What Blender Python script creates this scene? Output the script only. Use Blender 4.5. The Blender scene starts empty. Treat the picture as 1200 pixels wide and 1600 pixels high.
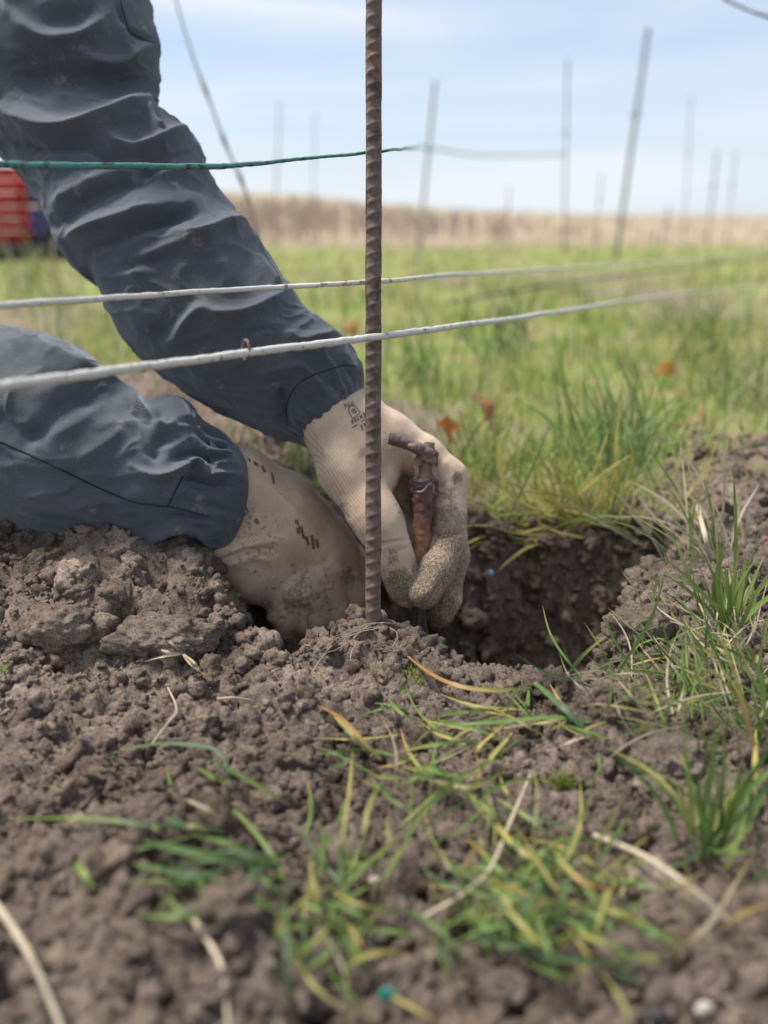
import bpy, bmesh, math, random
import numpy as np
from mathutils import Vector, Matrix
from mathutils.bvhtree import BVHTree

random.seed(7)
rng = np.random.default_rng(11)
scene = bpy.context.scene
COL = scene.collection

# ------------------------------------------------------------------ camera
FPX = 1400.0                        # focal length in photo pixels (photo 1200 x 1600)
PITCH = math.radians(18.4)
CAMZ = 0.29
cam_d = bpy.data.cameras.new("camera")
cam = bpy.data.objects.new("camera", cam_d)
COL.objects.link(cam)
scene.camera = cam
cam.location = (0, 0, CAMZ)
cam.rotation_euler = (math.pi / 2 - PITCH, 0, 0)
cam_d.sensor_fit = 'HORIZONTAL'
cam_d.sensor_width = 36.0
cam_d.lens = FPX / 1200 * 36
cam_d.clip_start = 0.02
cam_d.clip_end = 3000
cam_d.dof.use_dof = True
cam_d.dof.focus_distance = 0.622
cam_d.dof.aperture_fstop = 4.5

# ------------------------------------------------------------------ world and sun
SUN_EL, SUN_AZ = math.radians(60), math.radians(-68)      # azimuth from +Y towards +X
world = bpy.data.worlds.new("World")
scene.world = world
world.use_nodes = True
wn, wl = world.node_tree.nodes, world.node_tree.links
wn.clear()
w_out = wn.new('ShaderNodeOutputWorld')
w_bg = wn.new('ShaderNodeBackground')
w_sky = wn.new('ShaderNodeTexSky')
w_sky.sky_type = 'NISHITA'
w_sky.sun_disc = False
w_sky.sun_elevation = SUN_EL
w_sky.sun_rotation = SUN_AZ
w_sky.air_density = 1.0
w_sky.dust_density = 0.4
w_sky.ozone_density = 1.5
w_tc = wn.new('ShaderNodeTexCoord')
w_map = wn.new('ShaderNodeMapping')
w_map.inputs['Scale'].default_value = (1.1, 1.1, 9.0)
w_map.inputs['Location'].default_value = (0.35, 0.2, 0.55)
w_map.inputs['Rotation'].default_value = (0, math.radians(-3), 0)
w_noise = wn.new('ShaderNodeTexNoise')
w_noise.inputs['Scale'].default_value = 1.25
w_noise.inputs['Detail'].default_value = 5.0
w_noise.inputs['Roughness'].default_value = 0.5
w_noise.inputs['Distortion'].default_value = 0.35
w_ramp = wn.new('ShaderNodeValToRGB')
w_ramp.color_ramp.elements[0].position = 0.42
w_ramp.color_ramp.elements[1].position = 0.60
w_ramp.color_ramp.elements[0].color = (0.72, 0.72, 0.72, 1)
w_ramp.color_ramp.elements[1].color = (0.95, 0.95, 0.95, 1)
w_mix = wn.new('ShaderNodeMix')
w_mix.data_type = 'RGBA'
w_cl = wn.new('ShaderNodeValToRGB')
w_cl.color_ramp.elements[0].position = 0.40
w_cl.color_ramp.elements[1].position = 0.62
w_cl.color_ramp.elements[0].color = (0.56, 0.67, 0.86, 1)
w_cl.color_ramp.elements[1].color = (0.86, 0.92, 1.0, 1)
w_gain = wn.new('ShaderNodeMix')
w_gain.data_type = 'RGBA'
w_gain.blend_type = 'MULTIPLY'
w_gain.inputs[0].default_value = 1.0
w_gain.inputs[7].default_value = (4.9, 4.9, 4.9, 1)         # thin bright cloud
wl.new(w_noise.outputs['Fac'], w_cl.inputs['Fac'])
wl.new(w_cl.outputs['Color'], w_gain.inputs[6])
wl.new(w_gain.outputs[2], w_mix.inputs[7])
wl.new(w_tc.outputs['Generated'], w_map.inputs['Vector'])
wl.new(w_map.outputs['Vector'], w_noise.inputs['Vector'])
wl.new(w_noise.outputs['Fac'], w_ramp.inputs['Fac'])
wl.new(w_ramp.outputs['Color'], w_mix.inputs[0])
wl.new(w_sky.outputs['Color'], w_mix.inputs[6])
wl.new(w_mix.outputs[2], w_bg.inputs['Color'])
w_bg.inputs['Strength'].default_value = 0.10
wl.new(w_bg.outputs['Background'], w_out.inputs['Surface'])

sun_d = bpy.data.lights.new("sun", 'SUN')
sun_d.energy = 3.4
sun_d.angle = math.radians(15)
sun_d.color = (1.0, 0.95, 0.88)
sun = bpy.data.objects.new("sun", sun_d)
COL.objects.link(sun)
sd = Vector((math.sin(SUN_AZ) * math.cos(SUN_EL), math.cos(SUN_AZ) * math.cos(SUN_EL), math.sin(SUN_EL)))
sun.rotation_euler = (-sd).to_track_quat('-Z', 'Y').to_euler()

scene.view_settings.view_transform = 'Standard'
scene.view_settings.look = 'None'
scene.view_settings.exposure = 1.0
scene.view_settings.gamma = 1.0
scene.view_settings.use_curve_mapping = False
scene.cycles.use_denoising = True
scene.cycles.max_bounces = 6
scene.cycles.use_adaptive_sampling = False

# ------------------------------------------------------------------ geometry of the view
CAM = np.array([0, 0, CAMZ])
FWD = np.array([0, math.cos(PITCH), -math.sin(PITCH)])
UP = np.array([0, math.sin(PITCH), math.cos(PITCH)])
RIGHT = np.array([1.0, 0, 0])


def P(x, y, z):
    """photo pixel and distance along the lens axis -> point in the place"""
    return CAM + z * ((x - 600) / FPX * RIGHT - (y - 800) / FPX * UP + FWD)


def proj(co):
    d = co - CAM
    z = d @ FWD
    return 600 + FPX * (d @ RIGHT) / z, 800 - FPX * (d @ UP) / z, z


# ------------------------------------------------------------------ noise
def _hash(ix, iy, iz, seed):
    h = (ix.astype(np.int64) * 374761393 + iy.astype(np.int64) * 668265263 + iz.astype(np.int64) * 2147483647 + seed * 1274126177) & 0xFFFFFFFF
    h = ((h ^ (h >> 13)) * 1274126177) & 0xFFFFFFFF
    h = (h ^ (h >> 16)) & 0xFFFFFFFF
    h = (h * 2654435761) & 0xFFFFFFFF
    return ((h ^ (h >> 15)) & 0xFFFFFF) / float(0xFFFFFF)


def vnoise2(x, y, seed=0):
    ix, iy = np.floor(x), np.floor(y)
    fx, fy = x - ix, y - iy
    u = fx * fx * fx * (fx * (fx * 6 - 15) + 10)
    v = fy * fy * fy * (fy * (fy * 6 - 15) + 10)
    z = np.zeros_like(ix)
    a, b = _hash(ix, iy, z, seed), _hash(ix + 1, iy, z, seed)
    c, d = _hash(ix, iy + 1, z, seed), _hash(ix + 1, iy + 1, z, seed)
    return ((a * (1 - u) + b * u) * (1 - v) + (c * (1 - u) + d * u) * v) * 2 - 1


def vnoise3(p, seed=0):
    i = np.floor(p)
    f = p - i
    w = f * f * f * (f * (f * 6 - 15) + 10)
    r = 0
    for dx in (0, 1):
        for dy in (0, 1):
            for dz in (0, 1):
                k = (w[..., 0] if dx else 1 - w[..., 0]) * (w[..., 1] if dy else 1 - w[..., 1]) * (w[..., 2] if dz else 1 - w[..., 2])
                r = r + k * _hash(i[..., 0] + dx, i[..., 1] + dy, i[..., 2] + dz, seed)
    return r * 2 - 1


def fbm2(x, y, oct=4, seed=0, gain=0.5):
    r, a, s = 0, 1.0, 0
    for o in range(oct):
        c, si = math.cos(o * 0.7), math.sin(o * 0.7)
        r = r + a * vnoise2((x * c - y * si) * 2 ** o, (x * si + y * c) * 2 ** o, seed + o * 17)
        s += a
        a *= gain
    return r / s


def fbm3(p, oct=3, seed=0, gain=0.5):
    r, a, s = 0, 1.0, 0
    for o in range(oct):
        r = r + a * vnoise3(p * 2 ** o + o * 3.7, seed + o * 17)
        s += a
        a *= gain
    return r / s


def worley2(x, y, seed=0):
    ix, iy = np.floor(x), np.floor(y)
    f1 = np.full(x.shape, 9.0)
    idv = np.zeros(x.shape)
    z = np.zeros_like(ix)
    for dx in (-1, 0, 1):
        for dy in (-1, 0, 1):
            cx, cy = ix + dx, iy + dy
            px = cx + _hash(cx, cy, z, seed)
            py = cy + _hash(cx, cy, z + 1, seed)
            d = np.sqrt((x - px) ** 2 + (y - py) ** 2)
            m = d < f1
            f1 = np.where(m, d, f1)
            idv = np.where(m, _hash(cx, cy, z + 2, seed), idv)
    return f1, idv


def sstep(a, b, x):
    t = np.clip((x - a) / (b - a), 0, 1)
    return t * t * (3 - 2 * t)


# ------------------------------------------------------------------ object helpers
def mesh_np(name, verts, faces, smooth=True):
    """faces: (M,3) or (M,4) array, or a list of such arrays"""
    me = bpy.data.meshes.new(name)
    fl = faces if isinstance(faces, list) else [faces]
    fl = [np.asarray(f, dtype=np.int32) for f in fl if len(f)]
    verts = np.asarray(verts, dtype=np.float32)
    me.vertices.add(len(verts))
    me.vertices.foreach_set('co', verts.ravel())
    loops = np.concatenate([f.ravel() for f in fl])
    tot = np.concatenate([np.full(len(f), f.shape[1], dtype=np.int32) for f in fl])
    start = np.concatenate([[0], np.cumsum(tot)[:-1]]).astype(np.int32)
    me.loops.add(len(loops))
    me.loops.foreach_set('vertex_index', loops)
    me.polygons.add(len(tot))
    me.polygons.foreach_set('loop_start', start)
    me.polygons.foreach_set('loop_total', tot)
    me.update(calc_edges=True)
    me.validate()
    if smooth:
        me.polygons.foreach_set('use_smooth', np.ones(len(me.polygons), dtype=bool))
    return me


def attr_f(me, name, vals):
    a = me.attributes.new(name, 'FLOAT', 'POINT')
    a.data.foreach_set('value', np.asarray(vals, dtype=np.float32))


def attr_c(me, name, vals):
    a = me.attributes.new(name, 'FLOAT_COLOR', 'POINT')
    v = np.ones((len(vals), 4), dtype=np.float32)
    v[:, :3] = vals
    a.data.foreach_set('color', v.ravel())


def link(name, me, mat=None, parent=None, label=None, cat=None, group=None, kind=None):
    o = bpy.data.objects.new(name, me)
    COL.objects.link(o)
    if mat is not None and me is not None:
        if len(me.materials) == 0:
            me.materials.append(mat)
    if parent is not None:
        o.parent = parent
    tag(o, label, cat, group, kind)
    return o


def tag(o, label=None, cat=None, group=None, kind=None):
    if label: o['label'] = label
    if cat: o['category'] = cat
    if group: o['group'] = group
    if kind: o['kind'] = kind


def thing(name, label, cat, loc=(0, 0, 0), group=None):
    o = bpy.data.objects.new(name, None)
    COL.objects.link(o)
    o.empty_display_size = 0.02
    o.location = loc
    tag(o, label, cat, group)
    return o


def child(name, verts, faces, mat, parent, smooth=True, label=None):
    """mesh given in world coordinates, stored relative to its parent's origin"""
    off = np.zeros(3)
    p = parent
    while p is not None:
        off = off + np.array(p.location)
        p = p.parent
    me = mesh_np(name, np.asarray(verts) - off, faces, smooth)
    return link(name, me, mat, parent, label)


def grid_faces(nu, nv, wrap=False):
    i = np.arange(nu - 1)[:, None]
    j = np.arange(nv if wrap else nv - 1)[None, :]
    j2 = (j + 1) % nv
    a = i * nv + j
    b = i * nv + j2
    c = (i + 1) * nv + j2
    d = (i + 1) * nv + j
    return np.stack([a, d, c, b], -1).reshape(-1, 4)


def catmull(pts, n):
    pts = np.asarray(pts, dtype=float)
    m = len(pts)
    t = np.linspace(0, m - 1, n)
    i = np.clip(np.floor(t).astype(int), 0, m - 2)
    f = (t - i)[:, None]
    p0, p1 = pts[np.maximum(i - 1, 0)], pts[i]
    p2, p3 = pts[i + 1], pts[np.minimum(i + 2, m - 1)]
    return 0.5 * ((2 * p1) + (p2 - p0) * f + (2 * p0 - 5 * p1 + 4 * p2 - p3) * f ** 2 + (3 * p1 - p0 - 3 * p2 + p3) * f ** 3)


def frames(pts):
    t = np.gradient(pts, axis=0)
    t /= np.linalg.norm(t, axis=1)[:, None] + 1e-12
    ref = np.array([0.0, 0, 1]) if abs(t[0][2]) < 0.9 else np.array([1.0, 0, 0])
    n = np.zeros_like(pts)
    v = ref - t[0] * (ref @ t[0])
    v /= np.linalg.norm(v)
    for k in range(len(pts)):
        v = v - t[k] * (v @ t[k])
        v /= np.linalg.norm(v) + 1e-12
        n[k] = v
    return t, n, np.cross(t, n)


def tube(pts, rad, nv=10, cap=True, rough=0.0, seed=0, rfreq=300.0):
    pts = np.asarray(pts, dtype=float)
    nu = len(pts)
    rad = np.broadcast_to(np.asarray(rad, dtype=float), (nu,))
    t, n, b = frames(pts)
    th = np.linspace(0, 2 * math.pi, nv, endpoint=False)
    d = n[:, None, :] * np.cos(th)[None, :, None] + b[:, None, :] * np.sin(th)[None, :, None]
    r = np.repeat(rad[:, None], nv, 1)
    if rough:
        r = r * (1 + rough * fbm3((pts[:, None, :] + d * r[..., None]) * rfreq, 3, seed))
    v = (pts[:, None, :] + d * r[..., None]).reshape(-1, 3)
    f = [grid_faces(nu, nv, True)[:, ::-1]]
    if cap:
        v = np.vstack([v, pts[0], pts[-1]])
        k0, k1 = nu * nv, nu * nv + 1
        j = np.arange(nv)
        f.append(np.stack([np.full(nv, k0), j, (j + 1) % nv], -1))
        e = (nu - 1) * nv
        f.append(np.stack([np.full(nv, k1), e + (j + 1) % nv, e + j], -1))
    return v, f


def merge(parts):
    vs, fs, off = [], {}, 0
    for v, f in parts:
        fl = f if isinstance(f, list) else [f]
        for q in fl:
            q = np.asarray(q)
            fs.setdefault(q.shape[1], []).append(q + off)
        vs.append(v)
        off += len(v)
    return np.vstack(vs), [np.vstack(x) for x in fs.values()]


# ------------------------------------------------------------------ material helpers
class NT:
    def __init__(self, name):
        self.m = bpy.data.materials.new(name)
        self.m.use_nodes = True
        self.n, self.l = self.m.node_tree.nodes, self.m.node_tree.links
        self.bsdf = self.n['Principled BSDF']
        self.out = self.n['Material Output']
        self.bsdf.inputs['Specular IOR Level'].default_value = 0.25

    def new(self, t, **kw):
        x = self.n.new(t)
        for k, v in kw.items():
            setattr(x, k, v)
        return x

    def set(self, sock, v):
        if hasattr(v, 'is_output') or isinstance(v, bpy.types.NodeSocket):
            self.l.new(v, sock)
        else:
            sock.default_value = v

    def coord(self, which='Object'):
        return self.new('ShaderNodeTexCoord').outputs[which]

    def noise(self, scale, detail=4, rough=0.55, dist=0, vec=None, out='Fac'):
        x = self.new('ShaderNodeTexNoise')
        x.inputs['Scale'].default_value = scale
        x.inputs['Detail'].default_value = detail
        x.inputs['Roughness'].default_value = rough
        x.inputs['Distortion'].default_value = dist
        self.l.new(vec if vec is not None else self.coord(), x.inputs['Vector'])
        return x.outputs[out]

    def ramp(self, fac, stops):
        x = self.new('ShaderNodeValToRGB')
        el = x.color_ramp.elements
        while len(el) > 1:
            el.remove(el[-1])
        for k, (p, c) in enumerate(stops):
            e = el[0] if k == 0 else el.new(p)
            e.position = p
            e.color = (c, c, c, 1) if isinstance(c, (int, float)) else (*c, 1)
        self.l.new(fac, x.inputs['Fac'])
        return x.outputs['Color']

    def mix(self, fac, a, b, mode='MIX'):
        x = self.new('ShaderNodeMix', data_type='RGBA', blend_type=mode)
        self.set(x.inputs[0], fac)
        for i, v in ((6, a), (7, b)):
            if isinstance(v, tuple) and len(v) == 3:
                v = (*v, 1)
            self.set(x.inputs[i], v)
        return x.outputs[2]

    def math(self, op, a, b=0.5):
        x = self.new('ShaderNodeMath', operation=op)
        self.set(x.inputs[0], a)
        self.set(x.inputs[1], b)
        return x.outputs[0]

    def attr(self, name, out='Fac'):
        x = self.new('ShaderNodeAttribute', attribute_name=name)
        return x.outputs[out]

    def bump(self, h, strength=0.5, dist=0.001, normal=None):
        x = self.new('ShaderNodeBump')
        x.inputs['Strength'].default_value = strength
        x.inputs['Distance'].default_value = dist
        self.l.new(h, x.inputs['Height'])
        if normal is not None:
            self.l.new(normal, x.inputs['Normal'])
        return x.outputs['Normal']

    def color(self, c):
        self.set(self.bsdf.inputs['Base Color'], (*c, 1) if isinstance(c, tuple) and len(c) == 3 else c)

    def rough(self, r):
        self.set(self.bsdf.inputs['Roughness'], r)

    def normal(self, n):
        self.l.new(n, self.bsdf.inputs['Normal'])


def simple_mat(name, c, rough=0.8, var=0.15, scale=60.0, bump=0.0, bscale=200.0):
    m = NT(name)
    lo = tuple(x * (1 - var) for x in c)
    hi = tuple(min(1, x * (1 + var)) for x in c)
    m.color(m.ramp(m.noise(scale, 4), [(0.3, lo), (0.7, hi)]))
    m.rough(rough)
    if bump:
        m.normal(m.bump(m.noise(bscale, 4), bump, 0.001))
    return m.m


# ------------------------------------------------------------------ materials
def mat_soil(name, tone=1.0):
    m = NT(name)
    n1 = m.noise(13, 4, 0.65)
    n2 = m.noise(140, 5, 0.65)
    n3 = m.noise(1200, 3, 0.6)
    a = m.ramp(n1, [(0.3, (0.140 * tone, 0.104 * tone, 0.082 * tone)), (0.7, (0.38 * tone, 0.302 * tone, 0.247 * tone))])
    b = m.ramp(n2, [(0.30, (0.50, 0.47, 0.45)), (0.50, (0.95, 0.95, 0.95)), (0.72, (1.30, 1.28, 1.24))])
    c = m.mix(1.0, a, b, 'MULTIPLY')
    speck = m.ramp(n3, [(0.60, 0.0), (0.70, 0.6)])
    c = m.mix(speck, c, (0.42, 0.36, 0.29))
    n4 = m.noise(620, 4, 0.75)  # shade of the tiny gaps between grains, put into the colour as dark pits
    c = m.mix(1.0, c, m.ramp(n4, [(0.34, (0.34, 0.32, 0.30)), (0.50, (1.0, 1.0, 1.0)), (0.68, (1.22, 1.20, 1.16))]), 'MULTIPLY')
    t = m.attr('tint', 'Color')
    c = m.mix(1.0, c, t, 'MULTIPLY')
    g = m.attr('green')
    gcol = m.ramp(m.noise(6, 6, 0.7), [(0.32, (0.13, 0.17, 0.04)), (0.46, (0.22, 0.27, 0.07)), (0.58, (0.30, 0.26, 0.12)), (0.68, (0.20, 0.15, 0.11))])
    c = m.mix(g, c, gcol)
    f = m.attr('far')
    fcol = m.ramp(m.noise(0.25, 4), [(0.3, (0.26, 0.23, 0.13)), (0.5, (0.34, 0.26, 0.19)), (0.7, (0.27, 0.28, 0.14))])
    c = m.mix(f, c, fcol)
    m.color(c)
    m.rough(0.95)
    m.bsdf.inputs['Specular IOR Level'].default_value = 0.12
    h = m.math('ADD', m.noise(330, 7, 0.78), m.math('MULTIPLY', n4, 0.6))
    m.normal(m.bump(h, 1.0, 0.0034))
    return m.m


def mat_blade():
    m = NT('grass_blade')
    c = m.attr('col', 'Color')
    v = m.ramp(m.noise(90, 3), [(0.3, (0.8, 0.8, 0.8)), (0.7, (1.2, 1.2, 1.15))])
    c = m.mix(1.0, c, v, 'MULTIPLY')
    m.color(c)
    m.rough(0.5)
    m.bsdf.inputs['Specular IOR Level'].default_value = 0.35
    tr = m.new('ShaderNodeBsdfTranslucent')
    m.l.new(c, tr.inputs['Color'])
    mx = m.new('ShaderNodeMixShader')
    mx.inputs[0].default_value = 0.38
    m.l.new(m.bsdf.outputs[0], mx.inputs[1])
    m.l.new(tr.outputs[0], mx.inputs[2])
    m.l.new(mx.outputs[0], m.out.inputs['Surface'])
    return m.m


def mat_cloth():
    m = NT('work_jacket_cloth')
    n = m.noise(14, 4, 0.6)
    c = m.ramp(n, [(0.3, (0.057, 0.063, 0.073)), (0.7, (0.095, 0.104, 0.119))])
    tw = m.attr('twill')
    w = m.math('SINE', m.math('MULTIPLY', tw, 6.2832), 0)
    w01 = m.math('MULTIPLY_ADD', w, 0.5)
    c = m.mix(m.ramp(w, [(0.0, 0.0), (1.0, 0.22)]), c, (0.14, 0.16, 0.185))
    dust = m.ramp(m.math('ADD', m.noise(55, 6, 0.7), m.math('MULTIPLY', m.noise(900, 2), 0.25)), [(0.72, 0.0), (0.86, 0.55)])
    c = m.mix(dust, c, (0.30, 0.26, 0.22))
    c = m.mix(1.0, c, m.ramp(m.noise(1300, 3, 0.7), [(0.32, (0.72, 0.72, 0.72)), (0.68, (1.25, 1.25, 1.25))]), 'MULTIPLY')
    m.color(c)
    m.rough(0.85)
    m.bsdf.inputs['Sheen Weight'].default_value = 0.35
    m.bsdf.inputs['Sheen Roughness'].default_value = 0.4
    m.bsdf.inputs['Sheen Tint'].default_value = (0.75, 0.85, 1.0, 1)
    b1 = m.bump(w, 0.6, 0.00028)
    m.normal(m.bump(m.noise(130, 6, 0.68), 0.35, 0.0014, b1))
    return m.m


def mat_glove():
    m = NT('knit_glove')
    n = m.noise(45, 4, 0.6)
    c = m.ramp(n, [(0.3, (0.46, 0.335, 0.235)), (0.7, (0.62, 0.475, 0.345))])
    pink = m.ramp(m.noise(22, 3), [(0.5, 0.0), (0.7, 0.4)])
    c = m.mix(pink, c, (0.52, 0.32, 0.235))
    rib = m.math('MULTIPLY_ADD', m.math('SINE', m.math('MULTIPLY', m.attr('rib'), 6.2832), 0), 0.5)
    rib.node.inputs[2].default_value = 0.5
    c = m.mix(m.ramp(rib, [(0.02, 0.42), (0.16, 0.0)]), c, (0.22, 0.15, 0.10))
    d = m.attr('dirt')
    dn = m.math('ADD', m.math('MULTIPLY', m.noise(260, 6, 0.72), 0.75), m.math('MULTIPLY', m.noise(75, 4, 0.7), 0.42))
    dm = m.math('SUBTRACT', m.math('ADD', d, dn), 1.0)
    dirt = m.ramp(dm, [(0.0, 0.0), (0.10, 0.75), (0.35, 0.95)])
    dcol = m.ramp(m.noise(700, 4, 0.7), [(0.36, (0.085, 0.058, 0.038)), (0.50, (0.185, 0.132, 0.086)), (0.64, (0.46, 0.37, 0.26))])
    c = m.mix(dirt, c, dcol)
    sp = m.ramp(m.noise(520, 2, 0.5), [(0.70, 0.0), (0.73, 0.8)])
    c = m.mix(m.math('MULTIPLY', sp, 0.7), c, (0.09, 0.07, 0.05))
    m.color(c)
    m.rough(0.9)
    m.bsdf.inputs['Sheen Weight'].default_value = 0.15
    b1 = m.bump(rib, 0.4, 0.0003)
    h = m.math('MULTIPLY', m.noise(600, 5, 0.7), m.math('ADD', m.math('MULTIPLY', dirt, 1.0), 0.12))
    m.normal(m.bump(h, 0.9, 0.0012, b1))
    return m.m


def mat_rust():
    m = NT('rusty_steel')
    c = m.ramp(m.noise(70, 6, 0.7), [(0.30, (0.050, 0.032, 0.026)), (0.43, (0.105, 0.072, 0.056)), (0.55, (0.165, 0.125, 0.102)), (0.66, (0.13, 0.068, 0.045)), (0.75, (0.20, 0.155, 0.125))])
    sp = m.ramp(m.noise(420, 4, 0.7), [(0.62, 0.0), (0.72, 0.6)])
    c = m.mix(sp, c, (0.36, 0.29, 0.23))
    m.color(c)
    m.rough(0.8)
    m.normal(m.bump(m.noise(500, 6, 0.7), 0.7, 0.0007))
    return m.m


def mat_wire(name, base, worn, lo, hi, scale=120.0):
    m = NT(name)
    n = m.noise(scale, 4, 0.7, vec=None)
    c = m.mix(m.ramp(n, [(lo, 0.0), (hi, 1.0)]), base, worn)
    m.color(c)
    m.rough(0.45)
    m.bsdf.inputs['Specular IOR Level'].default_value = 0.45
    m.normal(m.bump(m.noise(250, 5, 0.7), 0.7, 0.0010))
    return m.m


def mat_attrcol(name, rough=0.7, bump=0.5, bscale=400.0, bdist=0.0008):
    m = NT(name)
    c = m.attr('col', 'Color')
    v = m.ramp(m.noise(bscale * 0.5, 5, 0.65), [(0.3, (0.6, 0.58, 0.56)), (0.5, (1, 1, 1)), (0.72, (1.35, 1.33, 1.3))])
    m.color(m.mix(1.0, c, v, 'MULTIPLY'))
    m.rough(rough)
    m.normal(m.bump(m.noise(bscale, 5, 0.65), bump, bdist))
    return m.m


M_SOIL = mat_soil('soil')
M_BLADE = mat_blade()
M_CLOTH = mat_cloth()
M_GLOVE = mat_glove()
M_RUST = mat_rust()
M_WHITE_WIRE = mat_wire('white_coated_wire', (0.55, 0.535, 0.49), (0.20, 0.13, 0.09), 0.57, 0.66, 150)
M_GREEN_WIRE = mat_wire('green_coated_wire', (0.055, 0.20, 0.165), (0.035, 0.035, 0.04), 0.53, 0.60, 160)
M_DARK_WIRE = simple_mat('bare_dark_wire', (0.06, 0.065, 0.07), 0.5)
M_STEM = mat_attrcol('vine_bark', 0.65, 0.6, 350.0)
M_INK = simple_mat('black_ink', (0.10, 0.085, 0.078), 0.9, 0.5, 900)
M_INK_FADED = simple_mat('faded_ink', (0.145, 0.112, 0.095), 0.9, 0.3, 600)
M_SEAM = simple_mat('dark_thread', (0.022, 0.026, 0.033), 0.9)
M_ROOT = simple_mat('pale_root', (0.34, 0.27, 0.20), 0.8)
M_ROOT_DARK = simple_mat('dark_root', (0.085, 0.060, 0.048), 0.85, 0.3, 300)
M_STRAW = simple_mat('dry_straw', (0.42, 0.35, 0.25), 0.75, 0.25, 120)
M_STAKE = simple_mat('grey_stake_steel', (0.16, 0.155, 0.15), 0.7, 0.3, 20)

# ------------------------------------------------------------------ the ground
HOLE = np.array([(-.108, .556), (-.06, .553), (-.030, .600), (.010, .594), (.028, .558), (.075, .530), (.125, .512), (.162, .528), (.185, .60), (.215, .67),
                 (.265, .735), (.30, .80), (.20, .835), (.08, .825), (-.02, .81), (-.10, .77), (-.14, .70), (-.135, .62)])


def poly_sd(x, y, poly):
    """signed distance, positive inside"""
    d = np.full(x.shape, 1e9)
    ins = np.zeros(x.shape, dtype=bool)
    n = len(poly)
    for k in range(n):
        (ax, ay), (bx, by) = poly[k], poly[(k + 1) % n]
        ex, ey = bx - ax, by - ay
        t = np.clip(((x - ax) * ex + (y - ay) * ey) / (ex * ex + ey * ey), 0, 1)
        d = np.minimum(d, (x - ax - t * ex) ** 2 + (y - ay - t * ey) ** 2)
        c = ((ay > y) != (by > y)) & (x < (bx - ax) * (y - ay) / (by - ay + 1e-12) + ax)
        ins ^= c
    d = np.sqrt(d)
    return np.where(ins, d, -d)


def bumpg(x, y, cx, cy, rx, ry, a, p=1.0):
    return a * np.exp(-(((x - cx) / rx) ** 2 + ((y - cy) / ry) ** 2) ** p)


def H0(x, y):
    """the lie of the land, without crumbs"""
    h = np.zeros(x.shape)
    h = h + bumpg(x, y, -.30, .68, .16, .13, .068, 1.3)           # heap under the left sleeve
    h = h + bumpg(x, y, -.17, .645, .075, .075, .026, 1.2)
    h = h + bumpg(x, y, -.115, .595, .05, .04, .012)
    h = h + bumpg(x, y, -.010, .588, .024, .022, .012, 1.2)       # mound at the foot of the bar
    h = h + bumpg(x, y, .225, .585, .045, .05, .020, 1.3) - bumpg(x, y, .045, .575, .035, .035, .010) - bumpg(x, y, -.062, .555, .030, .030, .012)          # lip right of the hole
    h = h + bumpg(x, y, .27, .66, .06, .06, .020)
    h = h + bumpg(x, y, .135, .455, .032, .022, .022, 1.5)        # broad clod, right foreground
    h = h + bumpg(x, y, .16, .285, .05, .04, .016, 1.3)
    h = h + bumpg(x, y, -.11, .30, .08, .05, .010)
    h = h + bumpg(x, y, .40, .95, .16, .15, .05)
    h = h + bumpg(x, y, -.32, 1.30, .33, .22, .060)               # dug soil beyond the arms
    h = h + bumpg(x, y, -.05, 1.02, .10, .10, .025)
    e = poly_sd(x, y, HOLE) + 0.009 * fbm2(x * 30, y * 30, 3, 5) + 0.009 * fbm2(x * 95, y * 95, 3, 6) * sstep(.600, .66, y + .35 * np.abs(x - .02))
    h = h - 0.165 * sstep(0.0, 0.062, e) - 0.03 * sstep(0.05, 0.11, e)
    h = h + 0.003 * np.exp(-((e + 0.018) / 0.016) ** 2)           # raised rim
    near = sstep(2.4, 1.2, y)
    h = h + (0.010 * fbm2(x * 9, y * 9, 3, 1) * sstep(.0, .1, np.abs(e) + .05))
    h = h + 0.02 * fbm2(x * 1.3, y * 1.3, 3, 2) * sstep(1.0, 3.0, y)
    # far land rises gently to the left
    hill = sstep(14, 90, y) * (3.3 * sstep(22, -40, x) + 0.15)
    hill2 = sstep(90, 420, y) * (9 * sstep(120, -160, x) - 1.0)
    return h + hill + hill2 + 0.004 * near


def soilness(x, y):
    """1 where the earth is bare, 0 where grass grows"""
    s = sstep(0.96, 0.82, y + 0.10 * fbm2(x * 5, y * 5, 3, 8))
    s = np.maximum(s, sstep(-0.02, 0.01, poly_sd(x, y, HOLE)))
    s = np.maximum(s, sstep(.35, .75, bumpg(x, y, -.30, 1.20, .42, .40, 1.15) + 0.25 * fbm2(x * 6, y * 6, 3, 9)))
    s = np.maximum(s, 0.9 * sstep(.35, .7, bumpg(x, y, .50, 1.05, .22, .22, 1.0) + 0.3 * fbm2(x * 6, y * 6, 3, 19)))
    bare = .5 + .5 * fbm2(x * 2.1 + 3, y * 1.7, 4, 140)
    s = np.maximum(s, .85 * sstep(.55, .66, bare) * sstep(.9, 1.1, y) * sstep(7.0, 4.0, y))
    return s


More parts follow.
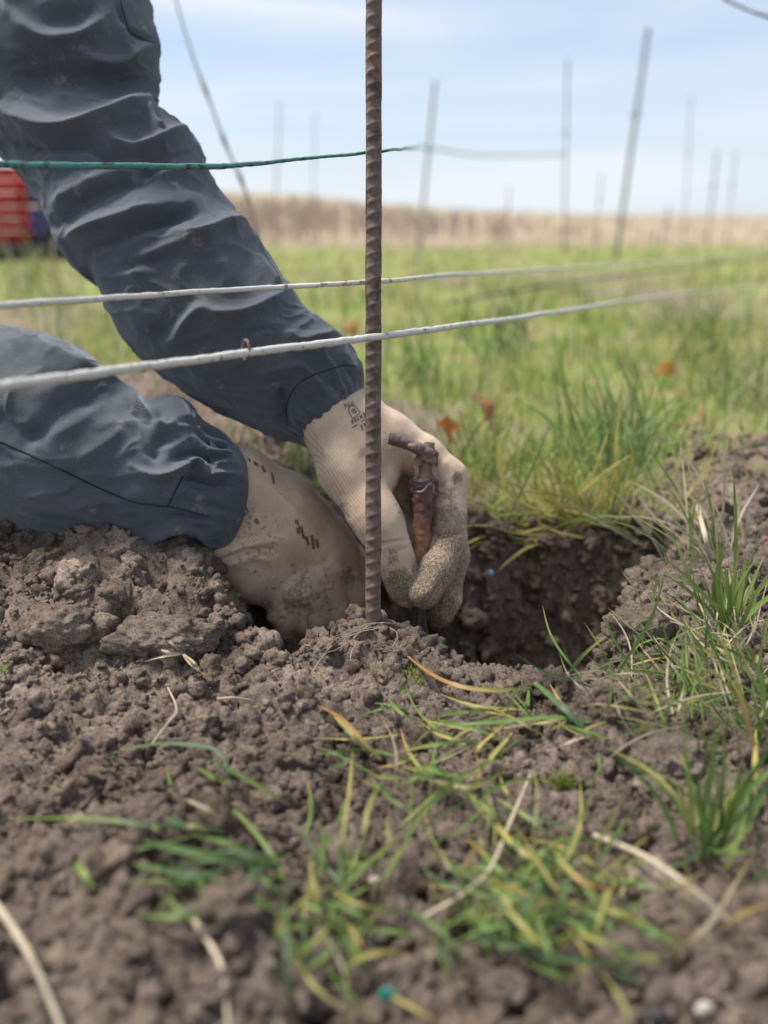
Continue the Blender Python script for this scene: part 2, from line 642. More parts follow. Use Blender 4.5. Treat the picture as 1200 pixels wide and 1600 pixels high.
def crumbs(x, y):
    s = soilness(x, y)
    wx = x + 0.004 * fbm2(x * 60, y * 60, 2, 31)
    wy = y + 0.004 * fbm2(x * 60 + 9, y * 60, 2, 32)
    f1, i1 = worley2(wx * 42, wy * 42, 3)
    f2, i2 = worley2(wx * 105, wy * 105, 4)
    f3, i3 = worley2(wx * 230, wy * 230, 6)
    dome = lambda f: np.sqrt(np.clip(1 - (f / 0.72) ** 2, 0, 1))
    lump = 0.5 + 0.5 * fbm2(x * 14, y * 14, 2, 41)
    f0, i0 = worley2(wx * 21, wy * 21, 2)
    h = 0.013 * dome(f0) * np.clip(i0 * 1.6 - .5, 0, 1) + 0.0105 * dome(f1) * (0.15 + 0.85 * i1) * lump + 0.0056 * dome(f2) * (0.3 + 0.7 * i2) + 0.0026 * dome(f3) * (0.4 + 0.6 * i3)
    h = h + 0.007 * fbm2(x * 38, y * 38, 4, 51, 0.55) + 0.0012 * fbm2(x * 420, y * 420, 2, 61) - 0.007 * sstep(.12, .55, fbm2(x * 75, y * 75, 3, 71))
    return h * (0.25 + 0.75 * s) - 0.009


def H(x, y):
    x = np.asarray(x, dtype=float)
    y = np.asarray(y, dtype=float)
    near = (np.abs(x) < 1.2) & (y < 2.0)
    h = H0(x, y)
    return h + np.where(near, crumbs(x, y), 0.0)


_lx, _ly = np.arange(-.8, .8001, .004), np.arange(.16, 1.5, .004)
_LH = H0(*np.meshgrid(_lx, _ly, indexing='ij'))


def H0_fast(x, y):
    """the same lie of the land, looked up from a table close by"""
    if x.min() < -.79 or x.max() > .79 or y.min() < .17 or y.max() > 1.48:
        return H0(x, y)
    fx, fy = (x + .8) / .004, (y - .16) / .004
    i, j = fx.astype(int), fy.astype(int)
    u, v = fx - i, fy - j
    return (_LH[i, j] * (1 - u) + _LH[i + 1, j] * u) * (1 - v) + (_LH[i, j + 1] * (1 - u) + _LH[i + 1, j + 1] * u) * v


def ground_at(x, y, lift=0.0, coarse=True):
    """where the line of sight through a photo pixel meets the ground (raised by lift)"""
    d = (x - 600) / FPX * RIGHT - (y - 800) / FPX * UP + FWD
    for z in (np.linspace(.27, 1.35, 110), np.geomspace(1.3, 300, 120)):
        for _ in range(2):
            p = CAM + z[:, None] * d
            b = p[:, 2] < H0_fast(p[:, 0], p[:, 1]) + lift
            k = int(np.argmax(b)) if b.any() else len(z) - 1
            z = np.linspace(z[max(k - 1, 0)], z[k], 14)
        if b.any():
            break
    return p[k], (p[k] - CAM) @ FWD


def axis(a, b, step, lo, hi, grow):
    mid = np.arange(a, b + 1e-9, step)
    left, right = [], []
    s, v = step, a
    while v > lo:
        s *= grow
        v -= s
        left.append(v)
    s, v = step, b
    while v < hi:
        s *= grow
        v += s
        right.append(v)
    return np.concatenate([left[::-1], mid, right])


gx = axis(-.36, .36, .0021, -700, 700, 1.085)
gy = axis(.20, .86, .0021, -8, 900, 1.07)
GX, GY = np.meshgrid(gx, gy, indexing='ij')
gz = H(GX, GY)
gv = np.stack([GX, GY, gz], -1).reshape(-1, 3)
g_me = mesh_np('ground', gv, grid_faces(len(gx), len(gy))[:, ::-1])
fx, fy = gv[:, 0], gv[:, 1]
far = sstep(7.5, 10.5, fy + 1.2 * fbm2(fx * .5, fy * .5, 2, 12))
attr_f(g_me, 'green', (1 - soilness(fx, fy)) * (1 - far))
attr_f(g_me, 'far', far)
attr_c(g_me, 'tint', np.ones((len(gv), 3)))
link('ground', g_me, M_SOIL, kind='structure')

# ------------------------------------------------------------------ loose crumbs and clods on it
def ico(sub):
    bm = bmesh.new()
    bmesh.ops.create_icosphere(bm, subdivisions=sub, radius=1.0)
    v = np.array([x.co[:] for x in bm.verts])
    f = np.array([[q.index for q in x.verts] for x in bm.faces])
    bm.free()
    return v, f


def clod_shapes(sub, n, amp, seed):
    v, f = ico(sub)
    out = []
    for k in range(n):
        s = rng.uniform(.7, 1.25, 3)
        r = 1 + amp * (fbm3(v * 1.5 + k * 7.1 + seed, 3, seed + k, .7) * 1.7 - .25 * np.abs(fbm3(v * 3.1 + k, 2, seed + k + 50)))
        out.append(v * r[:, None] * s)
    return out, f


def rand_rot(n):
    q = rng.normal(size=(n, 4))
    q /= np.linalg.norm(q, axis=1)[:, None]
    w, x, y, z = q.T
    return np.stack([np.stack([1 - 2 * (y * y + z * z), 2 * (x * y - z * w), 2 * (x * z + y * w)], -1),
                     np.stack([2 * (x * y + z * w), 1 - 2 * (x * x + z * z), 2 * (y * z - x * w)], -1),
                     np.stack([2 * (x * z - y * w), 2 * (y * z + x * w), 1 - 2 * (x * x + y * y)], -1)], 1)


def scatter_clods(n, sub, rlo, rhi, power, seed, sink, hole=False):
    y = .22 + (1.05 - .22) * rng.random(n * 4) ** 1.15
    x = (rng.random(n * 4) * 2 - 1) * (.06 + .46 * y)
    if hole:
        y = rng.uniform(.55, .84, n * 4)
        x = rng.uniform(-.14, .29, n * 4)
    keep = (poly_sd(x, y, HOLE) > 0) if hole else rng.random(n * 4) < soilness(x, y) * (0.35 + 0.65 * (fbm2(x * 16, y * 16, 3, seed) > -.1))
    x, y = x[keep][:n], y[keep][:n]
    n = len(x)
    u = rng.random(n)
    r = rlo * (rhi / rlo) ** (u ** power)
    shapes, f = clod_shapes(sub, 10, .48, seed)
    R = rand_rot(n)
    z = H(x, y) - r * sink
    which = rng.integers(0, len(shapes), n)
    S = np.stack(shapes)[which] * r[:, None, None]
    V = np.einsum('nij,nkj->nki', R, S) + np.stack([x, y, z], -1)[:, None, :]
    nv = S.shape[1]
    F = f[None] + (np.arange(n) * nv)[:, None, None]
    t = np.clip(rng.normal(1.0, .16, n), .6, 1.5)
    T = np.repeat(np.stack([t, t * rng.uniform(.96, 1.02, n), t * rng.uniform(.92, 1.04, n)], -1), nv, 0)
    return V.reshape(-1, 3), F.reshape(-1, 3), T


for args in ((14000, 1, .0008, .0019, 1.3, 100, .15), (7500, 2, .0018, .0042, 1.5, 200, .2), (1900, 3, .0040, .0085, 1.5, 300, .25), (170, 4, .0080, .0150, 1.6, 400, .35), (2600, 2, .0022, .0050, 1.2, 500, -.1, True), (420, 3, .0050, .0105, 1.4, 600, 0., True)):
    V, F, T = scatter_clods(*args)
    me = mesh_np('soil_crumbs', V, F)
    attr_c(me, 'tint', T)
    attr_f(me, 'green', np.zeros(len(V)))
    attr_f(me, 'far', np.zeros(len(V)))
    link('soil_crumbs', me, M_SOIL, label='loose brown soil crumbs lying over the dug earth', cat='soil', kind='stuff')


def big_clod(px, py, rmm, squash, label, seed, sink=.75):
    c, z = ground_at(px, py)
    v, f = ico(5)
    q = v * np.array(squash) * 1.1
    r = 1 + .34 * fbm3(q * 1.5 + seed, 3, seed, .6) + .13 * fbm3(q * 6 + seed, 3, seed + 5, .7) + .10 * np.abs(fbm3(q * 17 + seed, 2, seed + 6))
    v = v * r[:, None] * np.array(squash) * rmm * .001
    c = c + np.array([0, 0, rmm * .001 * squash[2] * (1 - sink) * .6])
    me = mesh_np('soil_clod', v, f)
    attr_c(me, 'tint', np.full((len(v), 3), 1.04))
    attr_f(me, 'green', np.zeros(len(v)))
    attr_f(me, 'far', np.zeros(len(v)))
    o = link('soil_clod', me, M_SOIL, label=label, cat='clod', group='large soil clods')
    o.location = c
    return o


big_clod(1035, 1195, 19, (1.25, .8, .72), 'broad pale soil clod beside the tall foreground grass tuft on the right', 3)
big_clod(250, 1000, 24, (1.5, .8, .55), 'largest clod on the heap below the left sleeve, beside a dry sprig', 8)
big_clod(1005, 985, 20, (1.15, .9, .8), 'ragged clod on the right lip of the hole beside young shoots', 31)
big_clod(90, 985, 20, (1.3, .9, .75), 'crumbly brown clod at the left edge below the sleeve', 11)
big_clod(620, 1440, 9, (1, .9, 1.0), 'round clod standing among the foreground grass, bottom centre', 14)
big_clod(412, 1500, 8, (1, .9, .9), 'small round clod near the bottom, beside a pale dry stalk', 19)
big_clod(1000, 1500, 14, (1.3, .9, .7), 'grey clod at the bottom right behind the white pebble', 23)
big_clod(790, 1545, 9, (1.1, .9, .8), 'orange-brown clod at the bottom edge right of the teal scrap', 27)

# ------------------------------------------------------------------ grass
GREENS = [(.14, .225, .045), (.19, .29, .06), (.095, .16, .045), (.25, .32, .085), (.18, .235, .095)]
YELLOWS = [(.36, .30, .060), (.42, .33, .10), (.30, .28, .06)]
STRAWS = [(.42, .36, .24), (.36, .29, .18), (.47, .41, .29)]
ORANGE = (.42, .20, .045)


def blade_field(n, ylo, yhi, spread, hlo, hhi, wid, straw, keepf, seg=3, lean=.7, yellow=.12):
    y = ylo * (yhi / ylo) ** rng.random(n)
    x = (rng.random(n) * 2 - 1) * (spread * y + .12)
    k = rng.random(n) < keepf(x, y)
    x, y = x[k], y[k]
    n = len(x)
    z = H(x, y)
    clump = .5 + .5 * fbm2(x * 4.5, y * 4.5, 3, 77)
    L = (hlo + (hhi - hlo) * rng.random(n) ** 1.6) * (.45 + 1.0 * clump)
    az = rng.random(n) * 2 * math.pi
    ln = lean * (.25 + rng.random(n))
    bend = rng.uniform(.2, 1.4, n)
    w = wid * rng.uniform(.6, 1.3, n) * np.clip(y / 1.6, 1, 2.2)
    d = np.stack([np.cos(az), np.sin(az), np.zeros(n)], -1)
    s = np.stack([-np.sin(az), np.cos(az), np.zeros(n)], -1)
    rows = []
    for i in range(seg + 1):
        t = i / seg
        ang = ln * (t * .6 + bend * t * t * .6)
        p = np.stack([x, y, z - .004], -1) + d * (L * t * np.sin(ang))[:, None] + np.array([0, 0, 1.0]) * (L * t * np.cos(np.minimum(ang, 1.75)))[:, None]
        ww = w * (1 - t ** 2.2) * .5
        if i == seg:
            rows.append(p[:, None, :])
        else:
            rows.append(np.stack([p - s * ww[:, None], p + s * ww[:, None]], 1))
    V = np.concatenate(rows, 1)
    nv = V.shape[1]
    q = np.array([[2 * i, 2 * i + 1, 2 * i + 3, 2 * i + 2] for i in range(seg - 1)])
    tr = np.array([[2 * seg - 2, 2 * seg - 1, 2 * seg]])
    off = (np.arange(n) * nv)[:, None, None]
    pal = np.array(GREENS + YELLOWS + STRAWS)
    pr = np.clip(rng.random(n) + .22 * fbm2(x * 3.5, y * 3.0, 3, 123), 0, 1)
    idx = np.where(pr < straw, len(GREENS) + len(YELLOWS) + rng.integers(0, 3, n), np.where(pr < straw + yellow + .06, len(GREENS) + rng.integers(0, 3, n), rng.integers(0, len(GREENS), n)))
    c = pal[idx] * rng.uniform(.8, 1.35, (n, 1))
    C = np.repeat(c, nv, 0)
    return V.reshape(-1, 3), [(q[None] + off).reshape(-1, 4), (tr[None] + off).reshape(-1, 3)], C


def grass_keep(x, y):
    patch = .5 + .5 * fbm2(x * 4.0, y * 2.6, 3, 90)
    return np.clip(1.15 - soilness(x, y), 0, 1) * (.12 + .88 * sstep(.32, .6, patch))


def stuff_grass(V, F, C, label, name='grass'):
    me = mesh_np(name, V, F)
    attr_c(me, 'col', C)
    link(name, me, M_BLADE, label=label, cat='grass', kind='stuff')


stuff_grass(*blade_field(24000, .84, 9.5, .5, .02, .075, .0030, .22, grass_keep), 'short green meadow grass between the vineyard rows behind the hole')
stuff_grass(*blade_field(6000, 1.4, 10.0, .55, .05, .15, .0035, .3, grass_keep), 'taller mixed green and straw grass farther back')

# dormant stalks of the far vineyard: a mass of thin brown uprights
def stalk_mass():
    n = 4200
    y = 9.5 * (60 / 9.5) ** rng.random(n)
    x = (rng.random(n) * 2 - 1) * (.62 * y)
    left = sstep(.30, -.18, x / y)
    keep = rng.random(n) < .25 + .75 * left
    x, y, left = x[keep], y[keep], left[keep]
    n = len(x)
    h = (.12 + .34 * left) * rng.uniform(.35, 1.2, n)
    w = rng.uniform(.006, .016, n) * (y / 9.5) ** .6
    z = H0(x, y)
    az = rng.random(n) * math.pi
    lean = rng.normal(0, .07, (n, 2))
    V = []
    for t in (0, 1):
        for k in range(3):
            a = az + k * 2.094
            V.append(np.stack([x + np.cos(a) * w + lean[:, 0] * h * t, y + np.sin(a) * w + lean[:, 1] * h * t, z + h * t], -1))
    V = np.stack(V, 1)
    q = np.array([[0, 1, 4, 3], [1, 2, 5, 4], [2, 0, 3, 5]])
    F = (q[None] + (np.arange(n) * 6)[:, None, None]).reshape(-1, 4)
    pal = np.array([(.42, .32, .25), (.46, .36, .28), (.38, .29, .24), (.42, .37, .27), (.50, .36, .31)])
    C = np.repeat(pal[rng.integers(0, 5, n)], 6, 0)
    return V.reshape(-1, 3), F, C


V, F, C = stalk_mass()
me = mesh_np('vine_stalks', V, F)
attr_c(me, 'col', C)
link('vine_stalks', me, M_STEM, label='brown dormant vine rows blurred along the far horizon', cat='vines', kind='stuff')

# ------------------------------------------------------------------ the rusty reinforcing bar
def rebar():
    a, b = P(583, 1000, .648), P(584, -40, .600)
    d = (b - a) / np.linalg.norm(b - a)
    a = a - d * .10
    L = 1.05
    nu, nv = 1050, 26
    s = np.linspace(0, L, nu)
    t = d
    e1 = RIGHT - t * (RIGHT @ t)
    e1 /= np.linalg.norm(e1)
    e2 = np.cross(t, e1)                       # e2 points away from / to the lens
    th = np.linspace(0, 2 * math.pi, nv, endpoint=False)
    S, T = np.meshgrid(s, th, indexing='ij')
    half = np.mod(T, math.pi) / math.pi        # 0..1 on each face
    ph = (S / .0086 - half * .55 + (T > math.pi) * .5 + .06 * vnoise2(S * 90, T * 0, 3)) % 1.0
    rib = np.exp(-((ph - .5) / .17) ** 2) * np.sin(half * math.pi) ** .6
    long = np.exp(-((np.abs(np.mod(T + .05, math.pi) - math.pi / 2) - math.pi / 2) / .16) ** 2)
    r = .00515 + 0.00125 * rib * (.8 + .3 * vnoise2(S * 120, T * 2, 5)) + .00045 * long + .00016 * fbm2(S * 500, T * 6, 3, 9) + .0003 * vnoise2(S * 60, T, 15)
    v = a + S[..., None] * t + (np.cos(T)[..., None] * e1 + np.sin(T)[..., None] * e2) * r[..., None]
    v = v.reshape(-1, 3)
    f = [grid_faces(nu, nv, True)]
    v = np.vstack([v, a, a + t * L])
    j = np.arange(nv)
    f.append(np.stack([np.full(nv, nu * nv), (j + 1) % nv, j], -1))
    f.append(np.stack([np.full(nv, nu * nv + 1), (nu - 1) * nv + j, (nu - 1) * nv + (j + 1) % nv], -1))
    me = mesh_np('rebar_stake', v, f)
    o = link('rebar_stake', me, M_RUST, label='rusty ribbed steel bar standing upright in the soil at the centre', cat='stake')
    return o


rebar()


# ------------------------------------------------------------------ trellis wires close to the lens
def wire(name, way, rad, mat, label, group, n=420, wob=.0006, seed=0, nv=10):
    pts = np.array([P(x, y, z) for x, y, z in way])
    c = catmull(pts, n)
    k = catmull(np.array(rad)[:, None], n)[:, 0]
    s = np.linspace(0, len(way), n)
    for ax in range(3):
        c[:, ax] += wob * fbm2(s * 3.1, s * 0 + ax * 5, 4, seed)
    v, f = tube(c, k, nv, True, .22, seed, 260)
    me = mesh_np(name, v, f)
    return link(name, me, mat, label=label, cat='wire', group=group)


wire('trellis_wire', [(-260, 634, .33), (-100, 615, .37), (0, 603, .405), (200, 577, .47), (400, 550, .54), (583, 527, .6145), (700, 511, .70), (800, 498, .84), (900, 483, 1.07), (1000, 467, 1.45), (1100, 456, 2.1), (1200, 446, 3.4), (1290, 440, 5.6)],
     [.00245] * 7 + [.0024, .0024, .0025, .0027, .003, .003], M_WHITE_WIRE, 'lowest white wire, thick and close, passing in front of the rusty bar', 'trellis wires on the near row', seed=1)
wire('trellis_wire', [(-260, 494, .40), (-100, 483, .44), (0, 477, .465), (200, 464, .545), (400, 450, .60), (583, 440.5, .6325), (700, 430, .84), (800, 424, 1.15), (1000, 411, 2.1), (1200, 395, 4.6), (1300, 388, 7.0)],
     [.0020] * 3 + [.0019, .0017, .0017, .0018, .002, .0025, .003, .003], M_WHITE_WIRE, 'middle white wire with brown specks passing behind the rusty bar', 'trellis wires on the near row', seed=5)
wire('trellis_wire', [(-260, 253, .42), (-100, 256, .48), (0, 257, .50), (180, 259, .56), (330, 260.5, .595), (400, 256, .606), (480, 247, .614), (583, 238, .6215), (625, 233, .72), (650, 231, 1.4), (671, 231, 4.0), (760, 243, 5.2), (886, 241, 6.5)],
     [.0021, .0021, .0021, .0020, .0019, .0015, .0012, .0011, .0011, .002, .0042, .005, .006], M_GREEN_WIRE, 'green plastic-coated wire with worn dark patches crossing the upper sleeve', 'trellis wires on the near row', seed=9)
v, f = tube(catmull([P(384 + 5 * math.cos(a), 550 + 14 * math.sin(a) - a, .537 - .004 * math.cos(a)) for a in np.linspace(0, 9, 12)], 60), .0009, 7, True)
link('wire_tie', mesh_np('wire_tie', v, f), M_RUST, label='small rusty knot of wire wound around the lowest white wire', cat='wire tie')


# ------------------------------------------------------------------ view-side sculpting of folds: real displacement of the cloth
FOLD_GAIN = [1.12]


def fold_disp(co, folds):
    """sum of ridges (+) and grooves (-): each ((x,y)...) course, half width in px, height in mm"""
    x, y, z = proj(co)
    out = np.zeros(len(co))
    for pts, w, a in folds:
        w = w * .82
        pts = np.asarray(pts, dtype=float)
        if len(pts) > 2:
            pts = catmull(pts, len(pts) * 4)
        seg = np.linalg.norm(np.diff(pts, axis=0), axis=1)
        cum = np.concatenate([[0], np.cumsum(seg)])
        tot = cum[-1]
        m = (x > pts[:, 0].min() - 4 * w) & (x < pts[:, 0].max() + 4 * w) & (y > pts[:, 1].min() - 4 * w) & (y < pts[:, 1].max() + 4 * w)
        if not m.any():
            continue
        xm, ym = x[m], y[m]
        best = np.full(xm.shape, 1e9)
        bs = np.zeros(xm.shape)
        for k in range(len(pts) - 1):
            (ax, ay), (bx, by) = pts[k], pts[k + 1]
            ex, ey = bx - ax, by - ay
            t = np.clip(((xm - ax) * ex + (ym - ay) * ey) / (ex * ex + ey * ey + 1e-9), 0, 1)
            d = (xm - ax - t * ex) ** 2 + (ym - ay - t * ey) ** 2
            u = d < best
            best = np.where(u, d, best)
            bs = np.where(u, (cum[k] + t * seg[k]) / tot, bs)
        tap = .25 + .75 * sstep(0, .22, bs) * sstep(1, .78, bs)
        if a > 0:
            prof = np.exp(-(np.sqrt(best + (.15 * w) ** 2) / w) ** 1.35)      # crisp crest, soft flank
        else:
            prof = np.exp(-best / (w * w))
        out[m] += a * .001 * prof * tap * FOLD_GAIN[0]
    return out


def grid_normals(v, wrap=True):
    du = np.gradient(v, axis=0)
    dv = (np.roll(v, -1, 1) - np.roll(v, 1, 1)) if wrap else np.gradient(v, axis=1)
    n = np.cross(du, dv)
    return n / (np.linalg.norm(n, axis=2)[..., None] + 1e-12)


def sleeve(name, stations, folds, parent, label, nu, nv, seed, gather, hem_in=.006):
    st = catmull(np.array(stations, dtype=float), nu)
    L = np.array([P(a, b, z) for a, b, c, d, z, q in st])
    R = np.array([P(c, d, z) for a, b, c, d, z, q in st])
    c = (L + R) / 2
    a = (R - L) / 2
    t = np.gradient(c, axis=0)
    t /= np.linalg.norm(t, axis=1)[:, None]
    n = np.cross(t, a)
    n /= np.linalg.norm(n, axis=1)[:, None]
    n *= np.sign(np.sum(n * (CAM - c), axis=1))[:, None]
    ra = np.linalg.norm(a, axis=1)
    th = np.linspace(0, 2 * math.pi, nv, endpoint=False)
    TH = np.repeat(th[None], nu, 0)
    v = c[:, None] + a[:, None] * np.cos(TH)[..., None] + n[:, None] * (ra * st[:, 5])[:, None, None] * np.sin(TH)[..., None]
    N = grid_normals(v)
    if np.sum(N * (v - c[:, None])) < 0:
        N = -N
    arc = np.concatenate([[0], np.cumsum(np.linalg.norm(np.diff(c, axis=0), axis=1))])
    U = np.repeat(arc[:, None], nv, 1)
    # soft creases running round the arm, everywhere
    q = v * np.array([1.0, 1.0, 1.0])
    w = fbm3(q * 16, 3, seed)
    rid = 1 - np.abs(fbm3(q * 11 + w[..., None] * .5, 3, seed + 3))
    rid2 = 1 - np.abs(fbm3(q * np.array([30, 30, 52]) + w[..., None], 2, seed + 21))
    disp = .0030 * (rid - .75) + .0022 * (rid2 ** 5 - .4) + .0016 * w + .0005 * fbm3(q * 60, 3, seed + 9)
    # gathers at the elastic cuff
    gl, gn, ga = gather
    gw = np.exp(-((arc[-1] - U - gl * .55) / (gl * .5)) ** 2)
    disp += gw * ga * .001 * (np.abs(np.sin(TH * gn / 2 + 2.2 * fbm3(q * 25, 2, seed + 4))) - .6) * 1.3
    disp = disp.reshape(-1)
    hem = .12 + .88 * sstep(.0, .013, arc[-1] - U).reshape(-1)
    vf, Nf = v.reshape(-1, 3), N.reshape(-1, 3)
    view = CAM - vf
    view /= np.linalg.norm(view, axis=1)[:, None]
    face = sstep(-.05, .35, np.sum(Nf * view, axis=1))
    disp += fold_disp(vf, folds) * face
    vf = vf + Nf * (disp * hem)[:, None]
    v = vf.reshape(nu, nv, 3)
    # hem turned inward
    rings = [v]
    cc = v[-1].mean(0)
    for k, (s, adv) in enumerate(((.985, .0012), (.95, .0010), (.90, -.003), (.86, -.014), (.80, -.035))):
        rings.append((cc + (v[-1] - cc) * s + t[-1] * adv)[None])
    c0 = v[0].mean(0)                                   # the shoulder end is closed too
    rings = [(c0 + (v[0] - c0) * s - t[0] * adv)[None] for s, adv in ((.02, .05), (.5, .04), (.85, .02))] + rings
    v = np.concatenate(rings, 0)
    U2 = np.concatenate([np.repeat(U[:1], 3, 0), U, np.repeat(U[-1:], 5, 0)], 0)
    T2 = np.concatenate([np.repeat(TH[:1], 3, 0), TH, np.repeat(TH[-1:], 5, 0)], 0)
    me = mesh_np(name, v.reshape(-1, 3) - np.array(parent.location), grid_faces(nu + 8, nv, True))
    tw = (U2 / .0016 + T2 * np.round(np.mean(ra) / .0016) * 1.0).reshape(-1)
    attr_f(me, 'twill', tw)
    o = link(name, me, M_CLOTH, parent, label)
    return o, v


def surface_line(bvh, pts, n, lift=.0004):
    out = []
    for x, y in catmull(np.array(pts, dtype=float), n):
        d = Vector(P(x, y, 1.0) - CAM).normalized()
        hit = bvh.ray_cast(Vector(CAM), d)
        if hit[0] is not None:
            out.append(np.array(hit[0]) - np.array(d) * lift)
    return np.array(out)


def bvh_of(v, f):
    return BVHTree.FromPolygons(np.asarray(v, dtype=float).tolist(), np.asarray(f).tolist())


person = thing('person', 'person in grey-blue work jacket and beige gloves planting a vine, only arms in view', 'person', tuple(P(-420, 420, .95)))

arm_st = [(-330, -420, 60, -560, .86, .80), (-210, -250, 165, -330, .80, .80), (-120, -110, 212, -130, .765, .80), (-80, 20, 236, 5, .75, .8), (-62, 105, 248, 75, .745, .8),
          (-40, 180, 246, 128, .745, .8), (-12, 232, 240, 168, .742, .8), (20, 262, 282, 196, .738, .8), (46, 292, 312, 232, .735, .8), (72, 335, 335, 288, .73, .8),
          (97, 392, 374, 338, .726, .8), (126, 426, 405, 372, .722, .8), (151, 438, 430, 412, .72, .8), (171, 487, 458, 452, .718, .8), (205, 540, 486, 488, .716, .8),
          (250, 582, 510, 508, .715, .8), (310, 624, 536, 530, .714, .8), (376, 661, 552, 547, .714, .8), (430, 684, 560, 563, .714, .82), (468, 696, 565, 586, .714, .86), (492, 707, 567, 616, .714, .88)]
arm_folds = [
    ([(10, 22), (65, 60), (125, 55), (165, 25)], 16, 7), ([(120, 78), (150, 97), (190, 97), (215, 78), (245, 68)], 14, 9),
    ([(-10, 158), (40, 188), (90, 202), (145, 194), (190, 176), (225, 164), (245, 140)], 17, 13), ([(162, 205), (185, 228), (215, 236), (250, 221), (280, 206), (302, 214)], 13, 10),
    ([(228, 168), (240, 195), (256, 207)], 9, 7), ([(235, 276), (290, 270), (328, 272)], 10, 6), ([(80, 325), (120, 300), (170, 278), (215, 262)], 22, 7),
    ([(98, 374), (150, 352), (210, 336), (262, 318)], 17, 10), ([(272, 362), (310, 371), (350, 352), (390, 348)], 12, 9), ([(210, 420), (255, 392), (305, 378), (350, 372)], 20, 7),
    ([(270, 530), (308, 486), (340, 490), (390, 486), (452, 455)], 13, 8), ([(392, 395), (415, 425), (437, 452)], 9, 6), ([(345, 400), (350, 430), (345, 462)], 16, 4), ([(440, 512), (466, 531), (500, 527), (532, 522)], 11, 6),
    ([(180, 0), (195, 35), (215, 60), (245, 66)], 5, -3), ([(140, 440), (190, 430), (240, 425)], 14, 4),
    ([(0, 105), (50, 120), (110, 122), (190, 130), (225, 120)], 26, -9), ([(60, 25), (110, 25), (150, 5)], 20, -5), ([(0, 225), (60, 232), (130, 226), (175, 250), (230, 255)], 17, -8), ([(95, 345), (150, 310), (205, 285), (270, 240)], 17, -7),
    ([(120, 400), (180, 372), (250, 345), (330, 320)], 16, -8), ([(190, 420), (250, 405), (290, 395)], 12, -5), ([(230, 540), (285, 480), (300, 450)], 18, -4),
    ([(430, 600), (442, 615), (442, 650), (435, 672)], 16, -9), ([(400, 592), (440, 577), (470, 572), (482, 580)], 9, 3),
    ([(466, 570), (490, 588), (505, 612), (513, 634)], 5, 2.2), ([(508, 552), (522, 575), (533, 600), (538, 622)], 4.5, 2.2), ([(536, 546), (548, 566), (556, 590)], 4.5, 2), ([(452, 642), (462, 665), (476, 690)], 5, 2),
    ([(486, 612), (492, 632), (500, 640)], 8, -1.5), ([(520, 590), (524, 610), (526, 620)], 6, -1.2), ([(544, 580), (549, 600)], 5, -1)]
slv, av = sleeve('jacket_sleeve', arm_st, arm_folds, person, 'creased grey-blue sleeve of the farther raised arm', 380, 250, 5, (.026, 26, 1.35))

fore_st = [(-560, 240, -600, 640, .90, .8), (-380, 330, -400, 740, .80, .8), (-220, 420, -230, 800, .745, .8), (-110, 480, -120, 822, .72, .8), (-50, 502, -55, 828, .712, .8), (0, 512, 0, 834, .706, .8), (60, 520, 55, 846, .703, .8), (118, 542, 105, 856, .70, .8), (165, 582, 150, 866, .70, .8),
           (208, 618, 190, 874, .70, .8), (245, 624, 222, 878, .70, .8), (278, 622, 255, 877, .70, .8), (303, 640, 283, 870, .702, .8), (325, 664, 308, 864, .704, .8), (345, 674, 326, 862, .706, .82), (360, 688, 336, 862, .708, .84), (367, 704, 341, 857, .71, .84)]
fore_folds = [
    ([(-20, 530), (60, 545), (130, 575), (170, 610)], 22, 6), ([(150, 570), (195, 612), (222, 640), (244, 658)], 9, 8), ([(244, 660), (262, 668), (275, 655)], 8, 4), ([(205, 640), (232, 655), (255, 640)], 11, -5),
    ([(262, 615), (285, 640), (290, 665)], 15, 4), ([(40, 700), (80, 655), (120, 628), (165, 615)], 20, -6), ([(120, 720), (170, 690), (200, 665)], 22, 5), ([(230, 720), (250, 690), (262, 670)], 18, -6),
    ([(205, 728), (240, 742), (268, 738), (290, 724), (303, 719), (313, 728), (322, 744), (345, 741), (368, 740)], 7, 8.5), ([(285, 752), (305, 748), (330, 756), (366, 757)], 7, -8), ([(270, 718), (300, 708), (325, 716), (340, 730)], 7, -5),
    ([(318, 700), (335, 708), (366, 706)], 6, 4.5), ([(325, 720), (345, 724), (366, 722)], 5, 4), ([(322, 688), (342, 696), (366, 695)], 5, -3.5), ([(325, 712), (345, 715), (366, 714)], 4, -3),
    ([(225, 848), (260, 832), (292, 824), (318, 838), (338, 852)], 9, 7), ([(235, 868), (270, 852), (300, 846), (325, 860)], 11, -7), ([(280, 812), (310, 816), (345, 822)], 7, 3), ([(270, 806), (305, 808), (345, 812)], 5, -3),
    ([(60, 800), (120, 815), (200, 830)], 22, -4), ([(0, 760), (90, 785), (180, 812)], 24, 4), ([(-10, 640), (60, 690)], 30, -4)]
flv, fv = sleeve('jacket_sleeve', fore_st, fore_folds, person, 'lighter blue-grey sleeve resting on the soil heap, seam along its side', 340, 260, 15, (.03, 24, 2.4))


BVHS = {}


def seam(parent, v, pts, n, r=.00045, nv=6, name='seam'):
    if id(v) not in BVHS:
        BVHS[id(v)] = bvh_of(v.reshape(-1, 3), grid_faces(v.shape[0], v.shape[1], True))
    b = BVHS[id(v)]
    line = surface_line(b, pts, n)
    if len(line) > 3:
        sv, sf = tube(line, r, nv)
        child(name, sv, sf, M_SEAM, parent)
    return b


